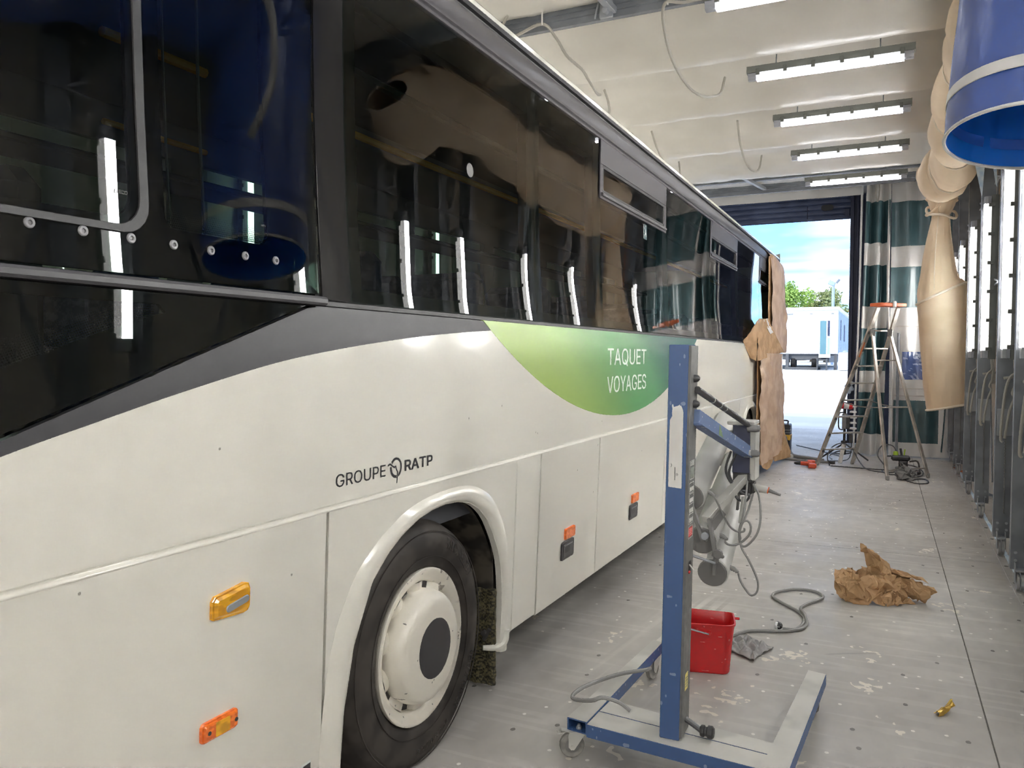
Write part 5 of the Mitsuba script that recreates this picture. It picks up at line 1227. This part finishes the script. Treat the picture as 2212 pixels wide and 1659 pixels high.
# long sagging length under the ceiling, hung from short straps
ys_ = np.linspace(5.55, 11.35, 90)
sag = np.abs(np.sin((ys_ - 5.55) / .92 * np.pi))
zt = np.interp(ys_, [5.55, 5.75, 6.1, 6.9, 7.4, 8.0, 11.35], [3.90, 4.08, 4.19, 4.27, 4.22, 4.13, 4.12]) - .05 * sag
zb_ = np.interp(ys_, [5.55, 5.9, 6.3, 6.9, 7.5, 8.6, 9.6, 10.5, 11.0, 11.35], [3.72, 3.44, 3.64, 3.76, 3.73, 3.58, 3.48, 3.46, 3.55, 3.80]) - .05 * sag
C = np.stack([.50 + .03 * np.sin(ys_ * 2.1) - .05 * (ys_ > 10.5), ys_, (zt + zb_) / 2], -1)
hh = (zt - zb_) / 2
Pd = loft(C, hh, None, 64, .10, 8, 8)
# flatten sideways: x half-width about .17
Pd[..., 0] = C[None, :, 0] + (Pd[..., 0] - C[None, :, 0]) * (.19 + .06 * sag)[None] / hh[None]
Pd[..., 1] += .16 * np.sin((ys_ - 5.55) / .92 * 2 * np.pi)[None] * (Pd[..., 2] - C[None, :, 2])
part(BD, 'draped_sleeve', grid(Pd, closed_u=True), 'm_beige', smooth=True)
for j in (0, 14, 29, 43, 57, 72, 88): hoop(Pd, j, .007, 'm_beige_seam', BD, 'hoop')
for k in range(13):
    y = 5.6 + .46 * k
    part(BD, 'hanging_strap', tube([(.50, y, 4.06), (.505, y + .01, 4.18), (.50, y, 4.30)], .008, 6, 3), 'm_black')
part(BD, 'draped_sleeve', grid(loft(crom([(.46, 11.2, 4.02), (.44, 11.35, 4.08), (.43, 11.45, 4.02), (.44, 11.46, 3.92)], 8), np.linspace(.16, .12, 25), None, 40, .15, 12, 8), closed_u=True), 'm_beige', smooth=True)

part(BD, 'hanging_rail', cat_(bx(.56, .62, 6.25, 7.35, 4.24, 4.275, .005), bx(.54, .64, 6.7, 6.85, 4.16, 4.28, .005), beam((.59, 6.45, 4.26), (.56, 6.9, 4.14), .02, .03)), 'm_black', smooth=False)
UD = thing('blue_duct', 'blue fabric extraction duct hanging open-mouthed at the upper right', 'fabric duct')
rc = np.array([.525, 4.10, 2.57]); ax = np.array([.07, .17, .98]); ax /= np.linalg.norm(ax)
path = [rc + ax * t for t in np.linspace(0, 1.25, 26)]
tp = path[-1]
rad = np.interp(np.linspace(0, 1.25, 26), [0, .18, .5, 1.25], [.352, .350, .345, .33])
up_ = crom([tp, tp + np.array([.0, -.12, .16]), tp + np.array([.0, -.45, .20]), tp + np.array([.0, -1.1, .12]), tp + np.array([0, -2.0, -.02]), tp + np.array([0, -3.2, .02])], 10)[1:]
Cb = np.vstack([path, up_]); Rb = np.r_[rad, np.full(len(up_), .33) + .02 * np.sin(np.arange(len(up_)) * .9)]
Pb = loft(Cb, Rb, None, 80, .045, 14, 12)
th0 = 0
def ringpts(t, r): 
    a = np.cross(ax, [1.0, .05, 0]); a /= np.linalg.norm(a); b_ = np.cross(ax, a)
    th = np.linspace(0, 2 * np.pi, 81)
    return rc + ax * t + r * (np.cos(th)[:, None] * a + np.sin(th)[:, None] * b_)
for j in (0, 1): Pb[:, j] = ringpts(.05 * j, .352 - .001 * j)[:-1]
part(UD, 'outer_shell', grid(Pb, closed_u=True), 'm_blue_out', smooth=True)
Cc = Cb[:24]; Pi = loft(Cc, rad[:24] - .012, None, 80, .055, 21, 20)
Pi[:, 0] = ringpts(0, .344)[:-1]
part(UD, 'lining', grid(Pi, closed_u=True, flip=True), 'm_blue_in', smooth=True, label='bright blue lining inside the mouth')
part(UD, 'lining_band', grid(np.stack([ringpts(.085, .338), ringpts(.135, .336)], 1)), 'm_blue_band', smooth=True)
part(UD, 'lining', thick(grid(np.stack([np.stack([rc + ax * .16 + np.array([.02, .20, 0]), rc + ax * .9 + np.array([-.02, .10, 0])]), np.stack([rc + ax * .14 + np.array([.10, -.02, .02]), rc + ax * .9 + np.array([.02, .02, 0])])], 0)), .002), 'm_blue_in', smooth=False)
part(UD, 'rim', tube(ringpts(0, .350), .008, 8, 1, smooth=False, caps=False), 'm_grey_trim', label='pale grey piped rim')
part(UD, 'reflective_band', grid(np.stack([ringpts(.155, .354), ringpts(.158, .357), ringpts(.205, .356), ringpts(.208, .353)], 1)), 'm_grey_trim', smooth=30, label='pale grey band round the mouth')
part(UD, 'seam', tube([Pb[62, j] + (Pb[62, j] - Cb[j]) * .008 for j in range(0, 26, 2)], .004, 5, 3), 'm_blue_band')
part(UD, 'seam', tube([Pb[52, j] + (Pb[52, j] - Cb[j]) * .008 for j in range(0, 26, 2)], .004, 5, 3), 'm_blue_band')
part(UD, 'cord_lock', tube([Pb[60, 3] * 1.0, Pb[59, 2] + [-.012, -.01, -.02], Pb[58, 1] + [-.015, -.012, -.01]], .006, 6, 3), 'm_blue_band')
part(UD, 'vent_hose', tube([(.30, 3.80, 3.95), (.17, 3.86, 3.75), (.13, 3.86, 3.45), (.15, 3.80, 3.25), (.20, 3.74, 3.1)], .024, 8, 6), 'm_dust_grey')
for y in (1.2, 2.2, 3.2): part(UD, 'hanging_strap', tube([(.60, y, 4.0), (.60, y, 4.28)], .008, 6, 2), 'm_black')
# loose clear plastic tags behind the duct
PT = thing('plastic_flag', 'pale translucent plastic corner hanging behind the blue duct', 'plastic sheet', 'plastic corners behind the blue duct')
solo(PT, thick(grid(np.array([[[.62, 8.9, 3.62], [.71, 8.9, 3.18]], [[.74, 8.9, 3.60], [.715, 8.9, 3.15]]])), .002), 'm_pale_blue', smooth=False)
PT = thing('plastic_flag', 'pale translucent plastic corner hanging behind the blue duct', 'plastic sheet', 'plastic corners behind the blue duct')
solo(PT, thick(grid(np.array([[[.78, 8.95, 3.62], [.83, 8.95, 3.28]], [[.83, 8.95, 3.60], [.845, 8.95, 3.25]]])), .002), 'm_pale_blue', smooth=False)
OS = thing('orange_strap', 'long orange lashing strap hanging beside the curtain to the floor', 'strap')
part(OS, 'webbing', thick(grid(np.stack([np.stack([np.array([.80 + .012 * math.sin(z * 2) - .025 * math.exp(-((z - .5) / .3) ** 2), 13.2, z]), np.array([.835 + .012 * math.sin(z * 2) + .02 * math.exp(-((z - .3) / .3) ** 2), 13.25, z])]) for z in np.linspace(3.8, .02, 40)])), .003), 'm_strap', smooth=True)
part(OS, 'loose_end', thick(grid(np.stack([np.stack([np.array([.78 + .05 * t, 13.15 - .5 * t, .012 + .02 * abs(math.sin(6 * t))]), np.array([.82 + .06 * t, 13.1 - .5 * t, .012 + .02 * abs(math.sin(6 * t))])]) for t in np.linspace(0, 1, 20)])), .003), 'm_strap', smooth=True)
part(OS, 'ratchet', cat_(bx(.775, .84, 13.12, 13.2, .015, .06, .004), bx(.77, .85, 13.1, 13.13, .02, .04, .004)), 'm_mid_grey', smooth=False)

# ================================================================== step ladder
LD = thing('step_ladder', 'tall aluminium step ladder with orange top standing before the curtain', 'ladder')
F1, F2, T1, T2 = map(np.array, ((-1.03, 12.58, .01), (-.565, 12.97, .01), (-.235, 12.08, 2.30), (.012, 12.33, 2.30)))
for a, c in ((F1, T1), (F2, T2)): part(LD, 'stile', beam(a, c, .028, .068, .004, up=(.64, .77, 0)), 'm_alu', smooth=False)
for k in range(8):
    t = .105 + .108 * k
    a, c = F1 + (T1 - F1) * t, F2 + (T2 - F2) * t
    part(LD, 'tread', beam(a, c, .075, .022, .003), 'm_alu', smooth=False)
    part(LD, 'tread_foot', cat_(bx(a[0] - .015, a[0] + .02, a[1] - .02, a[1] + .02, a[2] - .045, a[2] - .01)), 'm_black', smooth=False)
Rf1, Rf2, Rt1, Rt2 = map(np.array, ((-.073, 11.50, .01), (.417, 11.97, .01), (-.300, 12.02, 1.96), (-.085, 12.22, 1.96)))
for a, c in ((Rf1, Rt1), (Rf2, Rt2)):
    part(LD, 'rear_leg', beam(a, c, .026, .050, .004, up=(.64, .77, 0)), 'm_alu', smooth=False)
for t in (.06, .475, .80):
    part(LD, 'rear_brace', beam(Rf1 + (Rt1 - Rf1) * t, Rf2 + (Rt2 - Rf2) * t, .022, .018, .002), 'm_alu', smooth=False)
for a, c in ((F1, Rf1), (F2, Rf2)):
    A_ = a + ((T1 if a is F1 else T2) - a) * .42; B_ = c + ((Rt1 if c is Rf1 else Rt2) - c) * .475
    part(LD, 'spreader', tube([A_, (A_ + B_) / 2 + [0, 0, -.03], B_], .008, 6, 4), 'm_mid_grey')
for q in (Rt1, Rt2): part(LD, 'hinge', bx(q[0] - .03, q[0] + .03, q[1] - .03, q[1] + .03, q[2] - .06, q[2] + .04, .006), 'm_mid_grey', smooth=False)
for q in (F1, F2, Rf1, Rf2): part(LD, 'foot', bx(q[0] - .022, q[0] + .022, q[1] - .022, q[1] + .022, .0, .06, .006), 'm_cable_grey', smooth=False)
mt = (T1 + T2) / 2
Mt = frame((mt[0], mt[1], 2.315), (.70, .71, 0), (-.71, .70, 0))
part(LD, 'top_tray', place(cat_(ext(rrect(-.235, .235, -.11, .11, .03).difference(rrect(-.20, -.10, -.06, .06, .02)), .045, .008)), Mt), 'm_orange', smooth=False, label='orange plastic top')
part(LD, 'top_tray', place(bx(-.03, .03, -.125, -.10, -.02, .07, .01), Mt), 'm_label', smooth=False)
part(LD, 'stile_sticker', beam(F1 + (T1 - F1) * .70 + [.004, -.037, 0], F1 + (T1 - F1) * .79 + [.004, -.037, 0], .022, .002, .0005, up=(.64, .77, 0)), 'm_strap', smooth=False)
part(LD, 'rag_on_top', place(crumple(lambda u, v_: (-.06 + .12 * u, -.04 + .08 * v_, .05 + .012 * np.sin(5 * u)), 5, .006, 8, 6, 1, .002), Mt), 'm_curtain_white', smooth=False)

# ================================================================== tripod light, tools and cables by the door
TL = thing('tripod_light', 'black tripod work light with red and white head behind the ladder', 'work light')
tx, ty = -.70, 13.30
part(TL, 'pole', tube([(tx, ty, .10), (tx, ty, .62)], .020, 10, 1, smooth=False), 'm_black')
part(TL, 'pole', tube([(tx, ty, .12), (tx, ty, .30)], .028, 10, 1, smooth=False), 'm_black')
part(TL, 'collar', lathe([(0, .28), (.045, .28), (.05, .29), (.05, .31), (.04, .32), (0, .32)], 14, (tx, ty, 0)), 'm_black')
for ex, ey, w, mm in ((-1.05, 13.40, .014, 'm_black'), (-.36, 13.42, .014, 'm_black')):
    part(TL, 'leg', beam((tx, ty, .28), (ex, ey, .015), .035, .022, .003), mm, smooth=False)
part(TL, 'leg', beam((tx, ty, .30), (-.735, 12.90, .012), .060, .012, .003), 'm_dust_grey', smooth=False)
part(TL, 'head', bx(tx - .035, tx + .03, ty - .05, ty + .06, .50, .74, .008), 'm_mid_grey', smooth=False)
part(TL, 'head', bx(tx + .02, tx + .075, ty - .05, ty + .05, .50, .72, .008), 'm_black', smooth=False)
for k in range(5): part(TL, 'cooling_fin', disc((tx + .12, ty, .50 + .085 * k), (0, 0, 1), .055 - .004 * (k % 2), .028, 18, .01), 'm_white', smooth=30)
part(TL, 'cap_end', lathe([(0, 0), (.038, .004), (.048, .02), (.048, .07), (.035, .085)], 14, (tx - .085, ty - .02, .86), 'x'), 'm_red')
part(TL, 'cap_body', tube([(tx - .01, ty - .02, .86), (tx + .065, ty - .02, .855)], .046, 12, 1, smooth=False), 'm_white')
part(TL, 'cap_end', tube([(tx + .065, ty - .02, .855), (tx + .10, ty - .02, .85), (tx + .125, ty - .02, .85)], [.047, .047, .02], 12, 1, smooth=False), 'm_red')
part(TL, 'neck', tube([(tx, ty, .60), (tx, ty, .82)], .025, 10, 1, smooth=False), 'm_black')
part(TL, 'carry_handle', tube([(tx - .02, ty - .05, .76), (tx - .075, ty - .06, .74), (tx - .085, ty - .06, .62), (tx - .075, ty - .06, .51), (tx - .02, ty - .05, .49)], .009, 8, 5), 'm_black')
part(TL, 'plug_box', bx(tx + .06, tx + .12, ty - .02, ty + .03, .28, .42, .008), 'm_black', smooth=False)
part(TL, 'cable', tube([(tx + .05, ty, .5), (tx + .10, ty, .35), (tx + .09, ty + .02, .10), (tx + .02, ty, .014), (tx - .2, ty - .2, .012)], .007, 6, 6), 'm_cable_dark')
WT = thing('white_bundle', 'white gloves and tape hooked on the door jamb beside the ladder', 'bundle')
for k, (x, z) in enumerate(((-.80, 1.08), (-.745, 1.13), (-.73, 1.03), (-.77, .98))):
    solo(WT + f'__roll_{k + 1:03d}' if k else WT + '__roll', crumple(lump((x, 15.86, z), .045, .03, .04), 30 + k, .008, 9, 7, 1), 'm_white', smooth=False)
BX = thing('tool_case', 'black and yellow tool case behind the masked bus corner', 'tool case')
part(BX, 'shell', bx(-1.72, -1.55, 13.72, 13.98, .02, .50, .015), 'm_black', smooth=False)
part(BX, 'yellow_band', bx(-1.725, -1.545, 13.715, 13.985, .235, .335, .012), 'm_yellow_tool', smooth=False)
part(BX, 'lid_rib', cat_(bx(-1.722, -1.548, 13.717, 13.983, .40, .415, .003), bx(-1.722, -1.548, 13.717, 13.983, .36, .37, .003)), 'm_mid_grey', smooth=False)
part(BX, 'grip', tube([(-1.68, 13.85, .50), (-1.68, 13.85, .55), (-1.60, 13.85, .55), (-1.60, 13.85, .50)], .012, 8, 4), 'm_black')
part(BX, 'latch', bx(-1.546, -1.540, 13.80, 13.84, .24, .32, .003), 'm_black', smooth=False)
HS = thing('suction_hose', 'grey ribbed vacuum hose running across the floor to the ladder foot', 'hose')
part(HS, 'hose', tube([(-1.62, 13.66, .30), (-1.58, 13.55, .16), (-1.50, 13.45, .06), (-1.42, 13.32, .033), (-1.2, 13.16, .032), (-.98, 12.98, .031)], .030, 10, 8), 'm_cable_grey')
for p in crom([(-1.62, 13.66, .30), (-1.58, 13.55, .16), (-1.50, 13.45, .06)], 9): part(HS, 'rib', disc(p, (.1, -.4, -.7), .034, .008, 10), 'm_mid_grey', smooth=False)
part(HS, 'nozzle', tube([(-1.60, 13.42, .24), (-1.52, 13.30, .06), (-1.47, 13.24, .03)], [.030, .026, .04], 10, 4), 'm_dust_grey')
HS2 = thing('air_hose', 'thin grey air hose lying from the bus corner to the ladder foot', 'hose')
part(HS2, 'hose', tube([(-1.66, 13.1, .024), (-1.45, 12.95, .024), (-1.25, 12.86, .024), (-1.02, 12.84, .024), (-.86, 12.86, .024)], .020, 8, 8), 'm_cable_grey')
part(HS2, 'coupling', tube([(-.90, 12.86, .026), (-.80, 12.86, .026)], .025, 8, 1, smooth=False), 'm_black')
CB_ = thing('cable_coil', 'tangle of black extension cable on the floor under the ladder', 'cable')
for k, pts in enumerate((
    [(-1.6, 15.2, .008), (-1.2, 14.6, .008), (-.98, 14.2, .008), (-.8, 13.9, .008)],
    [(-1.0, 14.4, .009), (-.86, 14.2, .009), (-.70, 14.3, .009), (-.66, 14.6, .009), (-.85, 14.6, .009), (-.95, 13.9, .009), (-.88, 13.4, .009)],
    [(-.86, 12.62, .008), (-.90, 12.75, .12), (-.84, 12.8, .26), (-.70, 12.85, .32), (-.56, 12.8, .24), (-.46, 12.6, .10), (-.35, 12.35, .02), (-.15, 12.2, .010), (.02, 12.3, .010), (.1, 12.6, .010)],
    [(-.84, 12.55, .010), (-.5, 12.5, .010), (-.2, 12.45, .010), (.05, 12.5, .012)],
    [(-.12, 12.9, .010), (-.22, 12.95, .16), (-.16, 13.0, .30), (-.02, 13.0, .30), (.06, 12.95, .16)],
    [(.12, 12.7, .08), (.28, 12.6, .06), (.36, 12.35, .03), (.34, 12.05, .012), (.22, 11.8, .010), (.16, 11.5, .009), (.28, 11.3, .009), (.40, 11.42, .009), (.36, 11.75, .009), (.16, 11.62, .009)],
    [(-.15, 12.35, .009), (-.08, 12.05, .009), (.1, 12.02, .009), (.3, 12.2, .009), (.33, 12.5, .009), (.2, 12.75, .009)])):
    part(CB_, 'loop', tube(pts, .0085, 6, 9), 'm_cable_dark')
part(CB_, 'connector', tube([(.22, 12.03, .03), (.31, 12.16, .03)], .022, 8, 1, smooth=False), 'm_black')
SD = thing('power_sander', 'black power sander with lime green knob on the floor behind the ladder leg', 'power tool')
sx_, sy_ = .08, 12.72
part(SD, 'body', cat_(bx(sx_ - .12, sx_ + .13, sy_ - .06, sy_ + .06, .12, .20, .025), bx(sx_ - .02, sx_ + .10, sy_ - .07, sy_ + .07, .02, .13, .02)), 'm_black', smooth=False)
part(SD, 'pad', disc((sx_ + .02, sy_, .0), (0, 0, 1), .085, .03, 20, .008), 'm_mid_grey', smooth=False)
part(SD, 'knob', lathe([(0, 0), (.032, .0), (.036, .02), (.03, .05), (0, .06)], 14, (sx_ - .06, sy_, .20)), 'm_lime')
part(SD, 'frame_handle', tube([(sx_ - .20, sy_ - .1, .01), (sx_ - .20, sy_ - .1, .17), (sx_ - .12, sy_ - .06, .19)], .012, 8, 4), 'm_black')
part(SD, 'frame_handle', tube([(sx_ + .12, sy_ - .12, .13), (sx_ + .22, sy_ - .15, .14), (sx_ + .25, sy_ - .2, .01)], .012, 8, 4), 'm_black')
part(SD, 'trigger', beam((sx_ + .02, sy_, .20), (sx_ + .0, sy_, .30), .015, .03), 'm_black', smooth=False)
part(SD, 'trigger', beam((sx_ + .05, sy_, .20), (sx_ + .06, sy_, .29), .012, .02), 'm_lime', smooth=False)
CL = thing('dark_cloth', 'dark grey crumpled cloth bag between the ladder legs', 'cloth')
part(CL, 'cloth', crumple(lump((.13, 11.62, .075), .12, .10, .085), 41, .022, 12, 9, 2, .002), 'm_mid_grey', smooth=False)
part(CL, 'cloth', crumple(lambda u, v_: (.08 + .17 * u, 11.55 + .1 * v_, .19 - .16 * u + .05 * np.sin(3 * v_)), 43, .014, 8, 7, 2, .002), 'm_mid_grey', smooth=False)
DR = thing('cordless_drill', 'red and black cordless drill lying on the floor at the ladder foot', 'drill')
part(DR, 'motor', tube([(-1.24, 12.40, .040), (-1.08, 12.38, .042)], [.030, .036], 12, 1, smooth=False), 'm_drill')
part(DR, 'chuck', tube([(-1.335, 12.41, .038), (-1.30, 12.405, .038), (-1.24, 12.40, .040)], [.012, .022, .026], 12, 1, smooth=False), 'm_black')
part(DR, 'grip', beam((-1.11, 12.37, .035), (-1.06, 12.24, .03), .035, .05, .012), 'm_black', smooth=False)
part(DR, 'battery', bx(-1.12, -1.01, 12.17, 12.27, .003, .07, .012), 'm_drill', smooth=False)
part(DR, 'battery', bx(-1.16, -1.05, 12.45, 12.53, .003, .085, .012), 'm_drill', smooth=False)

# ================================================================== cables under the ceiling
def ccable(pts, lab, r=.012, clip=None):
    t = thing('lamp_cable', lab, 'cable')
    part(t, 'cable', tube(pts, r, 8, 8), 'm_cable')
    if clip is not None: part(t, 'cable_tie', tube([clip, np.array(clip) + [0, .0, .17]], .006, 6, 1, smooth=False), 'm_curtain_white')
ccable([(-2.90, 5.70, 4.07), (-2.68, 5.65, 4.11), (-2.46, 5.60, 4.13), (-2.40, 5.72, 4.06), (-2.36, 5.85, 3.96), (-2.33, 6.1, 3.93), (-2.36, 6.35, 3.92), (-2.45, 6.8, 3.96), (-2.6, 7.3, 4.12)], 'grey cable hanging from the steel beam beside the bus roof', clip=(-2.46, 5.59, 4.12))
ccable([(-1.27, 5.66, 4.12), (-1.40, 5.64, 4.11), (-1.52, 5.62, 4.12), (-1.58, 5.8, 4.05), (-1.62, 6.2, 3.94), (-1.60, 6.6, 3.86), (-1.53, 6.8, 3.82), (-1.47, 7.0, 3.86), (-1.44, 7.2, 3.95), (-1.45, 7.42, 4.15)], 'long grey cable looping down under the ceiling over the middle aisle', clip=(-1.50, 5.61, 4.1))
ccable([(-2.60, 7.42, 4.20), (-2.62, 7.6, 4.13), (-2.72, 7.9, 4.12), (-2.90, 8.2, 4.16), (-3.1, 8.6, 4.22)], 'short grey cable arc next to the bus roof edge')
ccable([(-1.64, 9.14, 4.24), (-1.67, 9.5, 4.08), (-1.68, 9.9, 3.97), (-1.65, 10.1, 3.91), (-1.61, 10.3, 3.92), (-1.60, 10.5, 4.02), (-1.62, 10.76, 4.22)], 'grey cable hanging in a V under the ceiling, farther down the aisle')
ccable([(-2.62, 9.14, 4.24), (-2.64, 9.5, 4.10), (-2.68, 10.0, 4.05), (-2.78, 10.6, 4.16)], 'grey cable near the bus roof, far down the aisle')
ccable([(-2.70, 10.76, 4.25), (-2.78, 11.2, 4.12), (-2.9, 11.8, 4.24)], 'farthest short grey cable beside the bus roof')
ccable([(-2.55, 5.3, 4.35), (-2.70, 5.5, 4.22), (-2.95, 5.75, 4.15)], 'grey cable end at the top edge above the bus roof')

# ================================================================== yard outside
CBN = thing('site_cabin', 'white portable site cabin on wheels in the sunlit yard', 'cabin')
part(CBN, 'wall', bx(-9.2, -2.76, 45.0, 56.5, 1.75, 4.12, .03), 'm_cabin', smooth=False)
part(CBN, 'roof_rim', cat_(bx(-9.3, -2.70, 44.95, 56.6, 4.05, 4.24, .03)), 'm_cabin', smooth=False)
for k in range(16): part(CBN, 'side_rib', bx(-2.765, -2.735, 45.2 + .7 * k, 45.5 + .7 * k, 1.8, 4.02, .01), 'm_cabin_blue', smooth=False)
part(CBN, 'door', bx(-3.70, -3.12, 44.96, 45.02, 1.55, 3.58, .01), 'm_cabin', smooth=False)
part(CBN, 'door_pane', bx(-3.64, -3.34, 44.94, 44.965, 1.75, 3.50, .005), 'm_pane', smooth=False)
part(CBN, 'door_pane', bx(-3.27, -3.17, 44.94, 44.965, 2.7, 3.50, .005), 'm_navy', smooth=False)
part(CBN, 'door_pane', bx(-3.27, -3.17, 44.945, 44.965, 1.75, 2.6, .005), 'm_cabin_blue', smooth=False)
part(CBN, 'side_window', bx(-2.74, -2.715, 49.5, 50.4, 2.5, 3.45, .01), 'm_navy', smooth=False)
part(CBN, 'side_window', bx(-2.74, -2.715, 46.6, 46.85, 2.5, 3.6, .01), 'm_navy', smooth=False)
for xv in (-5.2, -4.1, -3.05): part(CBN, 'vent', bx(xv - (.3 if xv < -5 else .06), xv + (.18 if xv < -5 else .06), 44.95, 45.0, 3.86, 3.92, .005), 'm_dust_grey', smooth=False)
part(CBN, 'chassis', cat_(bx(-9, -3.2, 45.2, 45.4, 1.45, 1.75), bx(-9, -3.2, 55.8, 56, 1.45, 1.75), bx(-5.1, -4.9, 45.2, 56, 1.4, 1.7), bx(-3.4, -3.2, 45.2, 56, 1.3, 1.7)), 'm_mid_grey', smooth=False)
for xw in (-5.0, -3.95): part(CBN, 'wheel', lathe([(0, -.12), (.36, -.12), (.38, -.08), (.38, .08), (.36, .12), (0, .12)], 20, (xw, 45.5, 1.28), 'x'), 'm_tyre')
part(CBN, 'step', cat_(bx(-3.75, -3.3, 44.4, 44.95, 1.15, 1.22), bx(-3.7, -3.3, 44.6, 44.95, 1.4, 1.47), bx(-3.75, -3.70, 44.4, 44.95, .9, 1.5), bx(-3.3, -3.25, 44.4, 44.95, .9, 1.5)), 'm_mid_grey', smooth=False)
part(CBN, 'prop', cat_(bx(-5.4, -3.6, 44.9, 45.1, .92, 1.05), bx(-2.95, -2.8, 45.1, 45.3, .92, 1.75), bx(-5.35, -5.2, 44.9, 45.2, .92, 1.75)), 'm_mid_grey', smooth=False)
WTK = thing('water_tank', 'small white water tank beside the site cabin', 'tank')
part(WTK, 'barrel', lathe([(0, .92), (.30, .92), (.33, .97), (.33, 1.75), (.28, 1.83), (0, 1.85)], 20, (-2.35, 44.0, 0)), 'm_white')
part(WTK, 'lid', lathe([(0, 1.85), (.12, 1.85), (.12, 1.92), (0, 1.92)], 14, (-2.35, 44.0, 0)), 'm_cabin_blue')
FLP = thing('floodlight_mast', 'thin pale mast with two floodlights behind the site cabin', 'lamp post')
part(FLP, 'mast', tube([(-4.05, 60, 1.0), (-4.05, 60, 6.75)], .10, 10, 1, smooth=False), 'm_cabin_blue')
part(FLP, 'floodlight', beam((-4.35, 60, 6.85), (-3.95, 60, 6.65), .3, .30, .03), 'm_cabin_blue', smooth=False)
part(FLP, 'floodlight', beam((-3.85, 60, 6.75), (-3.65, 60, 7.0), .25, .12, .02), 'm_steel_light', smooth=False)
def tree(x, y, zb, h, w, leaf, label, seed, n=5200, grp=None):
    t = thing('tree', label, 'tree', grp)
    r = np.random.default_rng(seed)
    part(t, 'trunk', tube([(x, y, zb), (x + .1, y, zb + h * .3), (x - .05, y + .1, zb + h * .6), (x, y, zb + h * .85)], [.20, .16, .10, .04], 8, 4), 'm_bark')
    for k in range(7):
        a = r.uniform(0, 6.28); z = zb + h * r.uniform(.3, .7)
        part(t, 'branch', tube([(x, y, z), (x + math.cos(a) * w * .3, y + math.sin(a) * w * .3, z + h * .1), (x + math.cos(a) * w * .55, y + math.sin(a) * w * .4, z + h * .2)], [.07, .05, .02], 6, 3), 'm_bark')
    cl = []
    nc = 26
    cen = np.c_[r.normal(0, .30, nc) * w, r.normal(0, .30, nc) * w, zb + h * (.30 + .62 * r.random(nc))]
    cen[:, :2] *= (1.15 - ((cen[:, 2:3] - zb) / h) ** 2 * .75)
    rad = w * r.uniform(.16, .30, nc)
    i = r.integers(0, nc, n)
    d = r.normal(size=(n, 3)); d /= np.linalg.norm(d, axis=1, keepdims=True)
    p = cen[i] + d * (rad[i] * r.uniform(.55, 1.05, n))[:, None] + [x, y, 0]
    s = r.uniform(.09, .19, n)[:, None]
    a = r.normal(size=(n, 3)); a /= np.linalg.norm(a, axis=1, keepdims=True)
    b_ = np.cross(a, r.normal(size=(n, 3))); b_ /= np.linalg.norm(b_, axis=1, keepdims=True)
    v = np.stack([p - a * s, p + b_ * s * .6, p + a * s, p - b_ * s * .6], 1).reshape(-1, 3)
    k4 = np.arange(n) * 4
    f = np.vstack([np.stack([k4, k4 + 1, k4 + 2], -1), np.stack([k4, k4 + 2, k4 + 3], -1)])
    part(t, 'leaves', trimesh.Trimesh(v, f, process=False), leaf, smooth=False, kind='stuff')
tree(-8.4, 72, 1.1, 6.9, 3.6, 'm_leaf_green', 'bright green bushy tree behind the cabin, leftmost in the doorway', 1)
tree(-5.6, 75, 1.1, 6.4, 3.0, 'm_leaf_olive', 'olive and yellow tree behind the cabin, next to the mast', 2)
tree(-10.8, 76, 1.1, 6.6, 3.2, 'm_leaf_yellow', 'yellowing tree at the left edge of the doorway', 3)
tree(-3.9, 73, 1.1, 5.0, 2.0, 'm_leaf_yellow', 'low yellow tree right of the mast', 4, 3200)
tree(-2.5, 70, 1.1, 5.3, 1.9, 'm_leaf_orange', 'orange autumn tree at the right side of the doorway', 5, 3600)
tree(-7.0, 78, 1.1, 5.3, 2.6, 'm_leaf_yellow', 'low yellow-green tree between two taller ones', 6, 3600)
tree(-1.0, 78, 1.1, 6.6, 2.6, 'm_leaf_olive', 'sparse dark tree behind the orange one', 7, 3000)
